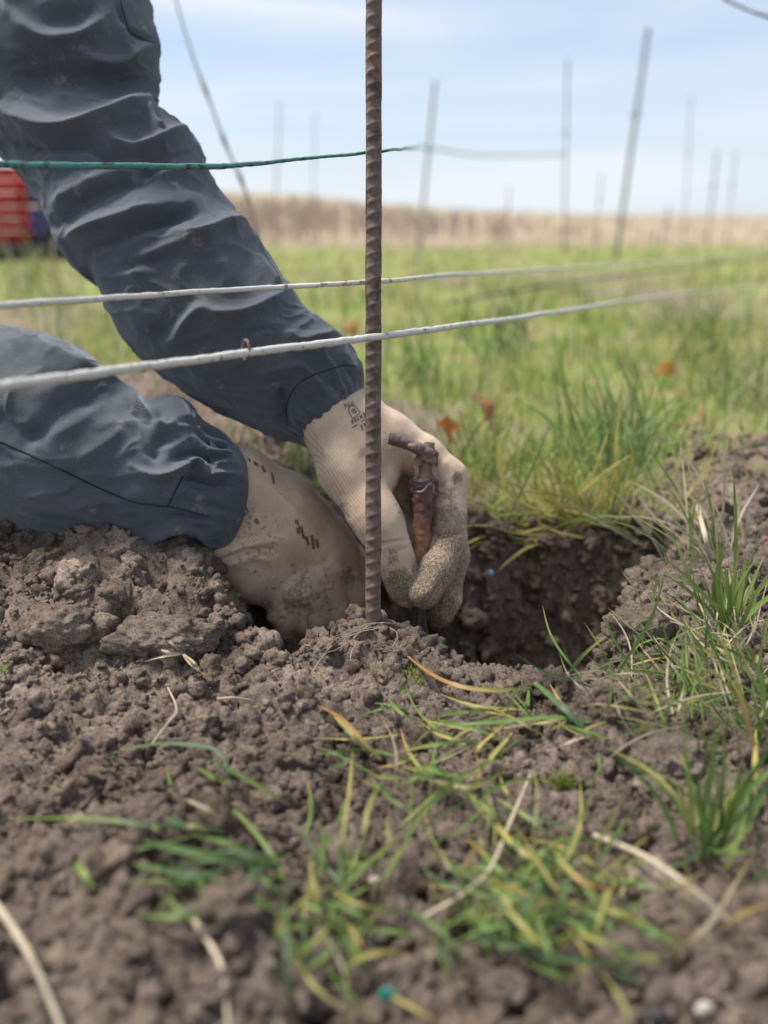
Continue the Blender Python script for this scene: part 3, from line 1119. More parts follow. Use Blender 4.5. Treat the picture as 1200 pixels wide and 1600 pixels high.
ba = seam(slv, av, [(449, 668), (447, 640), (454, 616), (468, 598), (490, 586), (515, 577), (540, 570), (556, 572)], 70, .00035)
seam(slv, av, [(188, -2), (196, 30), (204, 50), (222, 60), (244, 68)], 60, .00035)
seam(slv, av, [(398, 350), (412, 392), (432, 425), (446, 452)], 60, .00035)
bf = seam(flv, fv, [(-30, 678), (0, 690), (50, 712), (100, 736), (150, 760), (200, 781), (240, 789), (262, 791)], 120, .0006)
seam(flv, fv, [(262, 791), (270, 775), (279, 757), (286, 744)], 30, .0005)
seam(flv, fv, [(262, 791), (285, 796), (310, 803), (326, 806)], 30, .0004)


FOLD_GAIN[0] = 1.0

# ------------------------------------------------------------------ gloves: one continuous surface from blended rounded bones
def cone_sd(p, a, b, ra, rb):
    ba = (b - a).astype(np.float32)
    x, y, z = (p[..., k] - np.float32(a[k]) for k in range(3))
    t = np.clip((x * ba[0] + y * ba[1] + z * ba[2]) / np.float32(ba @ ba), 0, 1)
    x, y, z = x - t * ba[0], y - t * ba[1], z - t * ba[2]
    return np.sqrt(x * x + y * y + z * z) - (np.float32(ra) + np.float32(rb - ra) * t)


def smin(a, b, k):
    h = np.clip(.5 + .5 * (b - a) / k, 0, 1)
    return b + (a - b) * h - k * h * (1 - h)


def surface_nets(F, org, h):
    ins = F < 0
    nx, ny, nz = F.shape
    cnt = np.zeros((nx - 1, ny - 1, nz - 1))
    acc = np.zeros((nx - 1, ny - 1, nz - 1, 3))
    offs = [(i, j, k) for i in (0, 1) for j in (0, 1) for k in (0, 1)]
    sl = lambda o: (slice(o[0], o[0] + nx - 1), slice(o[1], o[1] + ny - 1), slice(o[2], o[2] + nz - 1))
    for o in offs:
        for ax in range(3):
            if o[ax] == 0:
                o2 = list(o)
                o2[ax] = 1
                fa, fb = F[sl(o)], F[sl(o2)]
                m = (fa < 0) != (fb < 0)
                t = np.where(m, fa / np.where(m, fa - fb, 1), 0)
                cnt += m
                for c in range(3):
                    acc[..., c] += m * (o[c] + (t if c == ax else 0))
    act = cnt > 0
    idx = -np.ones(act.shape, dtype=np.int64)
    idx[act] = np.arange(act.sum())
    cell = np.argwhere(act)
    v = (cell + acc[act] / cnt[act][:, None]) * h + org
    faces = []
    for ax in range(3):
        u, w = (ax + 1) % 3, (ax + 2) % 3
        s0 = [slice(None)] * 3
        s1 = [slice(None)] * 3
        s0[ax] = slice(0, -1)
        s1[ax] = slice(1, None)
        ch = ins[tuple(s0)] != ins[tuple(s1)]
        e = np.argwhere(ch)
        e = e[(e[:, u] > 0) & (e[:, w] > 0) & (e[:, u] < F.shape[u] - 1) & (e[:, w] < F.shape[w] - 1)]
        du, dw = np.eye(3, dtype=int)[u], np.eye(3, dtype=int)[w]
        q = np.stack([idx[tuple((e - du - dw).T)], idx[tuple((e - dw).T)], idx[tuple(e.T)], idx[tuple((e - du).T)]], -1)
        flip = ~ins[tuple(e.T)]
        q[flip] = q[flip][:, ::-1]
        faces.append(q)
    f = np.vstack(faces)
    return v, f[(f >= 0).all(1)]


def vnormals(v, f):
    n = np.zeros_like(v)
    a, b, c, d = (v[f[:, k]] for k in range(4))
    fn = np.cross(c - a, d - b)
    for k in range(4):
        np.add.at(n, f[:, k], fn)
    return n / (np.linalg.norm(n, axis=1)[:, None] + 1e-12)


def relax(v, f, it, lam=.5):
    e = np.vstack([f[:, [0, 1]], f[:, [1, 2]], f[:, [2, 3]], f[:, [3, 0]]])
    for _ in range(it):
        s = np.zeros_like(v)
        c = np.zeros(len(v))
        np.add.at(s, e[:, 0], v[e[:, 1]])
        np.add.at(s, e[:, 1], v[e[:, 0]])
        np.add.at(c, e[:, 0], 1)
        np.add.at(c, e[:, 1], 1)
        v = v + lam * (s / np.maximum(c, 1)[:, None] - v)
    return v


def glove(name, body, fingers, kbody, folds, ribs, dirts, label, h, seed, tight=.0009):
    conv = lambda q: (P(*q[:3]), q[3] * .001)
    allp = np.array([P(*q[:3]) for ch in body + fingers for q in ch])
    lo, hi = allp.min(0) - .045, allp.max(0) + .045
    n = np.ceil((hi - lo) / h).astype(int)
    ax = [lo[k] + h * np.arange(n[k]) for k in range(3)]
    G = np.stack(np.meshgrid(*ax, indexing='ij'), -1).astype(np.float32)
    D = None
    for chn in body:
        for q0, q1 in zip(chn[:-1], chn[1:]):
            (a, ra), (b, rb) = conv(q0), conv(q1)
            s = cone_sd(G, a, b, ra, rb)
            D = s if D is None else smin(D, s, kbody)
    fid = np.zeros(D.shape)
    for m, chn in enumerate(fingers):
        E = None
        for q0, q1 in zip(chn[:-1], chn[1:]):
            (a, ra), (b, rb) = conv(q0), conv(q1)
            s = cone_sd(G, a, b, ra, rb)
            E = s if E is None else smin(E, s, .005)
        base = P(*chn[0][:3])
        k = tight + .010 * np.exp(-(np.linalg.norm(G - base, axis=-1) / .022) ** 2)
        fid = np.where(E < D, m + 1, fid)
        D = smin(D, E, k)
    v, f = surface_nets(D, lo, h)
    v = relax(v, f, 3)
    N = vnormals(v, f)
    if np.sum(N * (v - v.mean(0))) < 0:
        f = f[:, ::-1]
        N = -N
    view = CAM - v
    view /= np.linalg.norm(view, axis=1)[:, None]
    face = sstep(-.1, .3, np.sum(N * view, axis=1))
    d = fold_disp(v, folds) * face + .0009 * fbm3(v * 55, 3, seed) + .0011 * fbm3(v * 22, 2, seed + 3)
    v = v + N * d[:, None]
    v = relax(v, f, 1, .3)
    x, y, z = proj(v)
    # knit ribs: which way the stitches run, region by region
    rib = np.zeros(len(v))
    wsum = np.zeros(len(v))
    dirt = np.zeros(len(v))
    (rx, ry), pitch = ribs
    ux, uy = np.array([rx, ry]) / math.hypot(rx, ry)
    cc = v - v.mean(0)
    across = RIGHT * ux - UP * uy
    rib = (cc @ across + .35 * (cc @ FWD)) / pitch + .5 * fbm3(v * 18, 2, seed + 5)
    for (px, py, rad, amt) in dirts:
        dirt = np.maximum(dirt, amt * np.exp(-(((x - px) ** 2 + (y - py) ** 2) / rad ** 2) ** 1.2))
    me = mesh_np(name, v - np.array(person.location), f)
    attr_f(me, 'rib', rib)
    attr_f(me, 'dirt', dirt)
    o = link(name, me, M_GLOVE, person, label)
    return o, v, f


front_body = [[(452, 590, .722, 27), (505, 640, .716, 27), (548, 672, .712, 28), (584, 708, .712, 24)],
              [(555, 655, .712, 21), (610, 686, .713, 19), (660, 714, .714, 16.5)],
              [(555, 668, .742, 21), (650, 720, .745, 18)], [(565, 715, .762, 21), (622, 775, .768, 19), (652, 830, .77, 15)],
              [(520, 668, .705, 23), (546, 735, .696, 23), (582, 800, .684, 17.5), (596, 824, .682, 16)],
              [(572, 715, .702, 21), (596, 744, .700, 13)],
              [(596, 824, .682, 16), (614, 868, .684, 14), (634, 912, .690, 12.5), (640, 926, .692, 11.5)]]
front_fingers = [[(660, 714, .714, 16.5), (703, 746, .713, 13.2), (700, 800, .707, 12.6), (699, 850, .698, 13.4), (682, 893, .683, 13.2), (664, 926, .676, 12.2)],
                 [(650, 720, .745, 17), (704, 760, .742, 13), (708, 868, .728, 12.5), (698, 935, .716, 11.5), (690, 958, .714, 10.5)],
                 [(640, 735, .772, 16), (690, 785, .772, 13), (698, 880, .762, 12), (688, 940, .750, 11)]]
front_folds = [([(586, 846), (610, 842), (640, 838)], 4, 1.3), ([(592, 858), (615, 852), (645, 846)], 4, 1.2), ([(590, 852), (612, 847), (642, 842)], 3, -1.6), ([(600, 866), (622, 860), (646, 856)], 3, -1.3),
               ([(672, 834), (695, 836), (726, 830)], 4.5, -3.0), ([(690, 718), (705, 732), (712, 752)], 7, 1.8), ([(676, 760), (690, 770), (698, 790)], 4, 1.1), ([(505, 770), (530, 800), (550, 830)], 12, 1.5),
               ([(560, 700), (590, 725), (615, 735)], 14, -2.2), ([(600, 700), (640, 712), (660, 730)], 12, 1.8), ([(490, 650), (500, 690), (520, 720)], 10, 1.5), ([(660, 960), (676, 930), (700, 905)], 5, -1.5)]
front_dirt = [(700, 820, 60, .56), (690, 895, 52, 1.0), (668, 925, 40, 1.0), (705, 850, 38, .78), (628, 915, 34, .82), (690, 950, 34, .95), (612, 870, 26, .45), (640, 790, 34, .55), (535, 800, 26, .5), (700, 770, 45, .45), (715, 745, 14, .6), (560, 730, 100, .28), (630, 690, 60, .25)]
gl_f, gfv, gff = glove('work_glove', front_body, front_fingers, .010, front_folds, ((.86, -.5), .00195), front_dirt, 'beige knit glove pinching the vine cutting, fingertips caked in soil', .00125, 3)

back_body = [[(318, 742, .715, 24), (372, 755, .72, 27), (440, 800, .735, 29), (505, 858, .75, 27)], [(312, 812, .715, 24), (352, 838, .722, 27), (400, 885, .738, 27), (438, 918, .75, 19)],
             [(330, 775, .725, 30), (420, 838, .742, 32), (470, 880, .758, 24)], [(470, 815, .765, 24), (540, 880, .785, 20)]]
back_fingers = [[(440, 928, .742, 17), (447, 962, .742, 13.5), (462, 1005, .760, 12), (478, 1050, .785, 11)], [(470, 918, .738, 18), (480, 968, .742, 14), (492, 1015, .765, 12.5), (500, 1060, .79, 12)], [(502, 893, .742, 18), (516, 955, .748, 14), (526, 1005, .775, 12.5), (532, 1050, .80, 12)],
                [(530, 862, .752, 17), (552, 925, .765, 14), (566, 975, .79, 13), (572, 1020, .81, 12)]]
back_folds = [([(340, 868), (380, 852), (420, 845), (450, 846)], 8, 3.0), ([(345, 885), (390, 872), (430, 876)], 7, 2.6), ([(335, 860), (370, 848), (410, 836)], 6, -2.6), ([(345, 878), (385, 862), (425, 860)], 6, -2.8),
              ([(440, 935), (462, 928), (490, 926)], 16, 3.5), ([(512, 872), (526, 882), (540, 900)], 16, 2.5), ([(415, 960), (432, 972)], 9, 2.5), ([(432, 985), (448, 1000)], 9, 2.5), ([(476, 940), (484, 1000)], 6, -3), ([(508, 930), (516, 990)], 6, -3),
              ([(395, 740), (450, 790), (510, 850)], 12, 2), ([(372, 712), (366, 780), (350, 840)], 9, 1.6)]
back_dirt = [(400, 850, 120, .38), (480, 930, 100, .44), (470, 1020, 45, .6), (530, 1010, 50, .62), (430, 960, 50, .42), (400, 900, 60, .36), (550, 900, 45, .45), (390, 870, 40, .38)]
FOLD_GAIN[0] = 1.25
gl_b, gbv, gbf = glove('work_glove', back_body, back_fingers, .018, back_folds, ((.55, .84), .0021), back_dirt, 'beige knit glove pushed down into the hole behind the rusty bar', .0015, 13)

# printed marks on the gloves (thin ink lying on the knit)
b_front = bvh_of(gfv, gff)
b_back = bvh_of(gbv, gbf)


def ink_poly(bvh, parent, polys, name='print', mat=M_INK):
    """polys: list of closed outlines in photo pixels, each pressed on to the glove"""
    parts = []
    for pl in polys:
        pl = np.array(pl, dtype=float)
        a = pl[:, 0] * np.roll(pl[:, 1], -1) - pl[:, 1] * np.roll(pl[:, 0], -1)
        out = []
        for x, y in pl:
            d = Vector(P(x, y, 1.0) - CAM).normalized()
            hit = bvh.ray_cast(Vector(CAM), d)
            if hit[0] is None:
                break
            out.append(np.array(hit[0] + hit[1] * .00035) if hit[1].dot(d) < 0 else np.array(hit[0] - hit[1] * .00035))
        if len(out) == len(pl):
            parts.append((np.array(out), np.arange(len(pl))[None, :]))
    if parts:
        v, f = merge(parts)
        child(name, v, f, mat, parent, smooth=False)


def stroke(pts, w):
    """polyline -> list of thin quads"""
    out = []
    for (x0, y0), (x1, y1) in zip(pts[:-1], pts[1:]):
        l = math.hypot(x1 - x0, y1 - y0) + 1e-9
        nx, ny = -(y1 - y0) / l * w / 2, (x1 - x0) / l * w / 2
        out.append([(x0 + nx, y0 + ny), (x0 - nx, y0 - ny), (x1 - nx, y1 - ny), (x1 + nx, y1 + ny)])
    return out


GLYPH = {'4': [[(.6, 0), (.6, 1), (.05, .35), (.9, .35)]], '1': [[(.3, .8), (.5, 1), (.5, 0)]], '3': [[(.1, .95), (.8, .95), (.45, .58), (.85, .35), (.6, .02), (.1, .05)]],
         'A': [[(.05, 0), (.5, 1), (.95, 0)], [(.25, .38), (.75, .38)]], 'E': [[(.85, 1), (.1, 1), (.1, 0), (.85, 0)], [(.1, .5), (.7, .5)]], 'N': [[(.1, 0), (.1, 1), (.85, 0), (.85, 1)]],
         '8': [[(.5, .52), (.15, .75), (.5, 1), (.85, .75), (.5, .52), (.1, .25), (.5, 0), (.9, .25), (.5, .52)]], 'l': [[(.5, 0), (.5, 1.25)]], 'e': [[(.15, .4), (.85, .4), (.75, .75), (.4, .8), (.12, .45), (.3, .05), (.85, .08)]]}


def lettering(text, ox, oy, ux, uy, vx, vy, wid):
    """strokes of a text: origin, advance vector, up vector (photo pixels)"""
    out = []
    for k, ch in enumerate(text):
        for s in GLYPH[ch]:
            out += stroke([(ox + (k + a * .8) * ux + b * vx, oy + (k + a * .8) * uy + b * vy) for a, b in s], wid)
    return out


polys = lettering('4131A', 551.5, 627.5, -3.0, .9, 1.6, 5.6, 1.1)
polys += lettering('EN388', 569.0, 645.0, -4.4, 2.6, 1.9, 5.6, 1.3)
polys += stroke([(551, 654), (545, 644), (545.5, 636), (551, 633), (556.5, 636.5), (563, 645), (551, 654)], 1.3)
polys += stroke([(549, 643), (553, 640), (557, 644), (552, 646), (551, 640), (555, 639)], 1.6)
polys += stroke([(550.5, 668.5), (570, 655.5)], 1.5)
polys += lettering('ell', 576, 657, -5.2, 3.0, 3.0, 6.5, 2.2)
ink_poly(b_front, gl_f, polys)
ink_poly(b_back, gl_b, stroke([(463, 812), (467, 834)], 5.5), mat=M_INK_FADED)
for q in ([(470, 822), (475, 842)], [(478, 838), (482, 852)], [(487, 836), (490, 858)], [(494, 842), (497, 856)], [(396, 722), (403, 728)], [(409, 728), (414, 738)]):
    ink_poly(b_back, gl_b, stroke(q, 4.5), mat=M_INK_FADED)
ink_poly(b_back, gl_b, stroke([(370, 800), (378, 808), (388, 800), (384, 793), (374, 794), (370, 802), (376, 812)], 3), mat=M_INK_FADED)
ink_poly(b_back, gl_b, stroke([(398, 812), (404, 818)], 6), mat=M_INK_FADED)
ink_poly(b_back, gl_b, stroke([(388, 716), (391, 722)], 3), mat=M_INK_FADED)
ink_poly(b_back, gl_b, stroke([(424, 738), (428, 756)], 4), mat=M_INK_FADED)



# ------------------------------------------------------------------ the grafted vine cutting
def col_tube(name, way, rad, cols, parent, n, nv=18, rough=.10, seed=0, rfreq=220, label=None, mat=None):
    pts = catmull(np.array([P(*w) for w in way]), n)
    r = catmull(np.array(rad)[:, None] * .001, n)[:, 0]
    v, f = tube(pts, r, nv, True, rough, seed, rfreq)
    o = child(name, v, f, mat or M_STEM, parent, label=label)
    c = catmull(np.array(cols), n)
    C = np.vstack([np.repeat(c, nv, 0), c[0], c[-1]])
    attr_c(o.data, 'col', np.clip(C, .01, 1))
    return o


CZ = .690
vine = thing('vine_cutting', 'grafted vine cutting with a short side stub held upright by the gloved hand', 'vine', tuple(P(656, 1000, CZ)))
PURP, TAN, PINK, DARKB = (.115, .056, .050), (.235, .125, .062), (.24, .135, .11), (.075, .050, .042)
col_tube('rootstock', [(656, 1010, .694), (655, 950, .694), (654, 905, .693), (656, 868, CZ), (659, 830, CZ), (661, 800, CZ), (662, 778, CZ), (663, 766, CZ)], [4.2, 5.0, 5.4, 5.9, 6.8, 7.6, 8.4, 9.2],
         [DARKB, DARKB, (.20, .11, .06), TAN, (.19, .095, .055), PURP, (.14, .068, .062), (.17, .085, .075)], vine, 110, 30, .17, 3, 260)
col_tube('graft_collar', [(662, 772, CZ), (663, 766, CZ), (663, 759, CZ), (664, 751, CZ), (664, 746, CZ)], [8.6, 10.2, 10.8, 10.3, 8.4], [(.20, .11, .10), (.10, .07, .065), (.075, .055, .055), (.12, .075, .07), (.2, .12, .1)], vine, 40, 34, .30, 7, 330)
col_tube('wax_lip', [(651, 768, .682), (658, 769, .680), (665, 763, .680), (671, 757, .681), (676, 761, .682), (677, 770, .684)], [.8, 1.0, 1.2, 2.0, 1.6, .8], [(.30, .17, .15)] * 6, vine, 36, 10, .3, 9, 300)
col_tube('scion', [(663, 752, CZ), (663, 740, CZ), (664, 728, CZ), (665, 714, CZ), (666, 706, CZ)], [8.4, 7.2, 7.4, 8.6, 7.0], [(.30, .17, .145), PINK, (.25, .15, .12), (.13, .09, .065), (.16, .11, .08)], vine, 60, 26, .30, 11, 260)
for k, (x0, x1) in enumerate(((650, 655), (676, 680))):
    col_tube('bark_strip', [((x0 + x1) / 2 + (k - .5) * 6, 750, .684), ((x0 + x1) / 2, 738, .683), (x0 + 1, 724, .684), (x0 + 1 + k * 2, 712, .686)], [1.5, 1.3, 1.5, .6], [PINK, (.30, .18, .15), (.27, .16, .13), (.2, .13, .1)], vine, 24, 8, .45, 20 + k, 300)
for k, (x, y, z, r) in enumerate(((661, 716, .684, 4.6), (672, 718, .684, 5.2), (676, 710, .687, 4.6), (667, 706, .686, 5.4), (657, 722, .684, 3.6), (678, 722, .689, 3.8))):
    v, f = ico(3)
    rr = 1 + .35 * fbm3(v * 1.7 + k * 3, 3, 60 + k)
    o = child('bud_knot', v * rr[:, None] * r * .001 + P(x, y, z), f, M_STEM, vine)
    attr_c(o.data, 'col', np.full((len(v), 3), 1.0) * np.array([(.15, .10, .068), (.19, .13, .085), (.12, .08, .058)][k % 3]))
col_tube('side_stub', [(674, 713, .684), (662, 705, .683), (648, 698, .682), (630, 691, .681), (607.5, 684.5, .680)], [5.6, 5.3, 4.9, 4.6, 4.7], [(.17, .115, .09), (.14, .095, .085), (.17, .12, .11), (.125, .085, .08), (.115, .078, .072)], vine, 70, 20, .2, 31, 300)
col_tube('bud_scar', [(636, 697, .6785), (641, 696, .6775), (647, 699, .678), (650, 702, .679)], [.8, 2.0, 2.4, .9], [(.26, .19, .13)] * 4, vine, 16, 8, .25, 41)
st = col_tube('top_stub', [(668, 712, .685), (670, 702, .685), (671, 692, .685)], [5.2, 4.4, 4.2], [(.17, .12, .08), (.18, .13, .085), (.2, .15, .09)], vine, 24, 14, .12, 37)
pts = np.array([P(671, 692.5, .685), P(671, 690.8, .685)])
v, f = tube(pts, [.0039, .0036], 14)
child('cut_face', v, f, simple_mat('fresh_cut_wood', (.45, .38, .20), .8), vine)
rr = random.Random(5)
for k in range(11):
    x0 = 655 + rr.uniform(-7, 7)
    x1 = x0 + rr.uniform(-8, 7)
    v, f = tube(catmull([P(x0 * .4 + 655 * .6, 938, .690), P(x0, 965, .688 + rr.uniform(-.003, .004)), P((x0 + x1) / 2 + rr.uniform(-2, 2), 990, .688), P(x1, 1018, .69)], 24), np.linspace(.0016, .0010, 24) * rr.uniform(.7, 1.5), 6, True, .2, k)
    child('root_fibre', v, f, M_ROOT_DARK, vine)

# ------------------------------------------------------------------ single grass blades, tufts and stalks close by
def blade_mesh(pts, w, cols, seed, flat=0.0, fold=.22):
    n = max(8, 5 * len(pts))
    c = catmull(np.array(pts), n)
    t = np.gradient(c, axis=0)
    t /= np.linalg.norm(t, axis=1)[:, None] + 1e-9
    r = random.Random(seed)
    up = np.array([r.uniform(-.5, .5), r.uniform(-.9, -.2), r.uniform(.4, 1.0)])
    s = np.cross(t, up)
    s /= np.linalg.norm(s, axis=1)[:, None] + 1e-9
    q = np.cross(s, t)
    u = np.linspace(0, 1, n)
    ww = w * .5 * np.clip(.55 + 1.2 * u, 0, 1) * np.clip((1 - u) * 2.6, 0.0, 1) ** .75
    ww[-1] = w * .03
    tw = r.uniform(-.8, .8) * (u - .3)
    s2 = s * np.cos(tw)[:, None] + q * np.sin(tw)[:, None]
    q2 = np.cross(s2, t)
    v = np.stack([c - s2 * ww[:, None], c - q2 * (ww * fold)[:, None], c + s2 * ww[:, None]], 1)
    cc = catmull(np.array(cols, dtype=float), n) if len(cols) > 1 else np.repeat(np.array(cols, dtype=float), n, 0)
    return v.reshape(-1, 3), grid_faces(n, 3), np.repeat(np.clip(cc, .01, .9), 3, 0)


BCOUNT = [0]


def path3(pts, mode, lift, dz=0.0):
    out = []
    if mode == 'up':
        g, z0 = ground_at(*pts[0])
        for k, (x, y) in enumerate(pts):
            out.append(P(x, y, z0 + dz * k / (len(pts) - 1)) - (np.array([0, 0, .004]) if k == 0 else 0))
    else:
        for k, (x, y) in enumerate(pts):
            u = k / (len(pts) - 1)
            l = .003 + lift * math.sin(math.pi * min(1, u * .85 + .12))
            p, z = ground_at(x, y, l)
            out.append(p)
    return out


G1, G2, G3, G4 = (.105, .175, .045), (.140, .225, .055), (.085, .145, .065), (.19, .255, .065)
Y1, Y2, O1, B1, S1 = (.42, .36, .11), (.33, .31, .10), (.42, .24, .09), (.28, .17, .09), (.44, .37, .26)


def blade(parent, pts, w, cols, mode='lay', lift=.012, dz=0.0, name='blade', fold=.22):
    BCOUNT[0] += 1
    p3 = path3(pts, mode, lift, dz)
    _, _, z = proj(np.array(p3))
    v, f, c = blade_mesh(p3, .64 * w * z.mean() / FPX, cols, BCOUNT[0], fold=fold)
    off = np.array(parent.location)
    me = mesh_np(name, v - off, f)
    attr_c(me, 'col', c)
    return link(name, me, M_BLADE, parent)


def tuft(label, at, blades=(), rand=None, seed=0, name='grass_tuft', group='grass tufts around the hole'):
    o = thing(name, label, 'grass', tuple(ground_at(*at)[0]), group)
    for b in blades:
        blade(o, *b[:3], **(b[3] if len(b) > 3 else {}))
    r = random.Random(seed)
    for (n, cx, cy, sx, sy, llo, lhi, a0, a1, w, pal, mode) in (rand or []):
        for k in range(int(n * 1.6)):
            x, y = cx + r.gauss(0, sx), cy + r.gauss(0, sy)
            a = math.radians(r.uniform(a0, a1))
            L = r.uniform(llo, lhi) * 1.2
            cv = r.uniform(-.5, .5)
            pts = []
            px, py = x, y
            for s in range(4):
                pts.append((px, py))
                px += L / 3 * math.cos(a + cv * s * .7)
                py -= L / 3 * math.sin(a + cv * s * .7)
            c = pal[r.randrange(len(pal))]
            tip = r.choice([c, c, c, c, Y2, Y1, O1]) if mode == 'lay' else r.choice([c, c, c, Y2])
            br = r.uniform(.75, 1.25)
            blade(o, pts, w * r.uniform(.6, 1.25), [tuple(q * br for q in c), c, tip], mode=mode, lift=r.uniform(.004, .02) if mode == 'lay' else 0, dz=r.uniform(-.04, .04) if mode == 'up' else 0)
    return o


GR = [G1, G2, G3, G2, G4]
tuft('long arched blue-green blade lying alone on the bare soil, left of centre', (290, 1185), [([(360, 1230), (345, 1176), (290, 1163), (230, 1164), (165, 1179)], 11, [G3, G3, G1], dict(lift=.016)), ([(282, 1166), (340, 1193), (400, 1226), (452, 1258)], 13, [G3, G1, Y2], dict(lift=.014)), ([(262, 1205), (266, 1225), (272, 1240)], 9, [G4, G2]), ([(310, 1200), (335, 1215), (365, 1228)], 12, [G2, G4, G4]), ([(285, 1248), (320, 1262), (362, 1286)], 11, [S1, S1, O1])])
tuft('flattened tuft of broad blades lying sideways in the lower left foreground', (330, 1350), [
    ([(300, 1293), (230, 1288), (120, 1278), (-10, 1281)], 12, [G2, G3, G4, G1], dict(lift=.02)), ([(440, 1352), (350, 1340), (270, 1325), (205, 1309)], 18, [G3, G1, G3], dict(lift=.022)), ([(380, 1362), (300, 1366), (195, 1346)], 16, [G2, G3, G2], dict(lift=.016)),
    ([(302, 1362), (318, 1400), (338, 1436)], 15, [G1, G2, G1]), ([(350, 1300), (300, 1290), (235, 1290)], 11, [G3, Y2, G2]), ([(366, 1392), (400, 1360), (460, 1332)], 14, [G3, G3, G1]), ([(358, 1500), (356, 1430), (380, 1350)], 12, [G1, G3, G2]),
    ([(255, 1310), (240, 1290), (215, 1275)], 12, [Y1, S1]), ([(420, 1345), (360, 1318), (290, 1303)], 13, [G1, G2, G3]), ([(330, 1370), (390, 1390), (420, 1410)], 10, [G1, Y1])],
    [(8, 340, 1350, 55, 25, 60, 140, 150, 215, 11, GR, 'lay'), (5, 340, 1370, 40, 25, 60, 110, -80, 60, 10, GR, 'lay')], 3)
tuft('tangled upright tuft of thin green and yellow blades at bottom centre', (480, 1480), [
    ([(450, 1570), (448, 1480), (444, 1385)], 14, [G1, G3, G2], dict(lift=.02)), ([(455, 1478), (490, 1540), (560, 1592)], 12, [G2, Y2, S1]), ([(425, 1457), (480, 1445), (538, 1440)], 13, [Y2, G4, G2]), ([(520, 1440), (560, 1490), (588, 1530)], 13, [G1, G2, G1]),
    ([(537, 1362), (536, 1300), (546, 1230), (551, 1168)], 9, [G2, Y2, Y1], dict(lift=.03)), ([(570, 1350), (573, 1270), (602, 1208)], 9, [G2, Y2, G2], dict(lift=.03)), ([(540, 1440), (560, 1470), (575, 1505)], 11, [Y1, O1, Y1]), ([(500, 1450), (535, 1510), (545, 1580)], 9, [S1, S1])],
    [(14, 500, 1440, 45, 55, 60, 150, 40, 140, 11, GR + [Y2], 'lay'), (10, 530, 1400, 40, 60, 50, 120, -60, 50, 10, GR + [Y1], 'lay')], 5)
tuft('short orange and green blades standing near the bar on the crumbly soil', (550, 1150), [([(595, 1187), (560, 1150), (530, 1120), (490, 1099)], 10, [Y2, O1, O1], dict(lift=.018)), ([(578, 1178), (545, 1142), (512, 1108)], 11, [G2, Y2, Y1], dict(lift=.022)), ([(500, 1178), (530, 1176), (560, 1172)], 11, [G1, G2]), ([(520, 1200), (545, 1188), (570, 1160)], 9, [G1, G3])])
tuft('orange blade arching right from the foot of the bar', (700, 1075), [([(830, 1074), (760, 1078), (700, 1066), (650, 1036), (612, 1000)], 11, [G2, Y1, O1, O1, (.40, .24, .12)], dict(lift=.010)), ([(835, 1066), (880, 1105), (947, 1172)], 15, [G2, G3, G1], dict(lift=.02)), ([(826, 1078), (824, 1100), (822, 1118)], 9, [G2, G1])])
tuft('flat green blades lying across the soil right of centre', (780, 1130), [([(925, 1127), (860, 1121), (740, 1131), (638, 1134)], 12, [G3, G2, G1, G2], dict(lift=.016)), ([(800, 1116), (740, 1111), (676, 1120)], 9, [G1, G2]), ([(790, 1130), (750, 1165), (740, 1185)], 10, [Y1, Y1, G2]), ([(800, 1145), (770, 1180), (755, 1200)], 10, [Y1, Y2]), ([(790, 1200), (730, 1230), (610, 1200)], 10, [G1, Y2, G1]), ([(710, 1236), (680, 1250), (640, 1300), (605, 1385)], 11, [G2, G4, G1], dict(lift=.02)), ([(745, 1180), (748, 1210), (738, 1240)], 9, [O1, Y1])],
     [(10, 780, 1150, 70, 25, 50, 120, 140, 220, 8, GR + [Y1], 'lay'), (8, 700, 1215, 60, 20, 40, 110, 130, 220, 8, GR + [Y2], 'lay')], 9)
tuft('young shoots on the lip right of the hole', (960, 1030), [([(868, 1078), (905, 1030), (946, 994)], 9, [G2, G4, Y1], dict(mode='up')), ([(962, 1050), (998, 1000), (1022, 955), (1040, 890)], 9, [G2, G4, G2], dict(mode='up')), ([(1010, 980), (1000, 935), (970, 890)], 5, [G1, S1], dict(mode='up')), ([(1015, 975), (1022, 930), (1030, 890)], 6, [G2, G2], dict(mode='up')), ([(965, 1042), (1000, 1005), (1015, 985)], 10, [G4, G4], dict(mode='up')), ([(985, 1040), (1020, 1030), (1060, 1025)], 5, [Y1, O1])],
     [(8, 985, 1030, 25, 18, 40, 90, 30, 130, 6, GR, 'up')], 11)
tuft('bright spring-green tuft standing upright at the right edge', (1135, 1000), [([(1145, 990), (1150, 850), (1146, 735)], 10, [G4, G4, G2], dict(mode='up')), ([(1135, 990), (1110, 930), (1083, 860)], 9, [G2, G4, G2], dict(mode='up')), ([(1140, 990), (1140, 940), (1132, 880)], 11, [G4, G4], dict(mode='up')), ([(1145, 992), (1168, 900), (1190, 815)], 9, [G2, G4], dict(mode='up')), ([(1142, 992), (1158, 920), (1165, 868)], 12, [G4, G4, G4], dict(mode='up')), ([(1150, 992), (1180, 930), (1215, 890)], 10, [G2, G4], dict(mode='up')), ([(1130, 985), (1105, 920), (1080, 895)], 9, [G4, G2], dict(mode='up'))],
     [(16, 1140, 995, 14, 5, 70, 150, 50, 130, 10, [G4, G2, (.20, .28, .06)], 'up')], 13)
tuft('dark matted blades hanging over the soil below the bright right-hand tuft', (1090, 1060), [], [(26, 1080, 1060, 60, 30, 50, 130, 90, 175, 6, [G3, G1, G3, G2, S1], 'up'), (16, 1120, 1090, 55, 30, 60, 160, 100, 200, 6, [G3, G1, S1, Y2], 'lay')], 17)
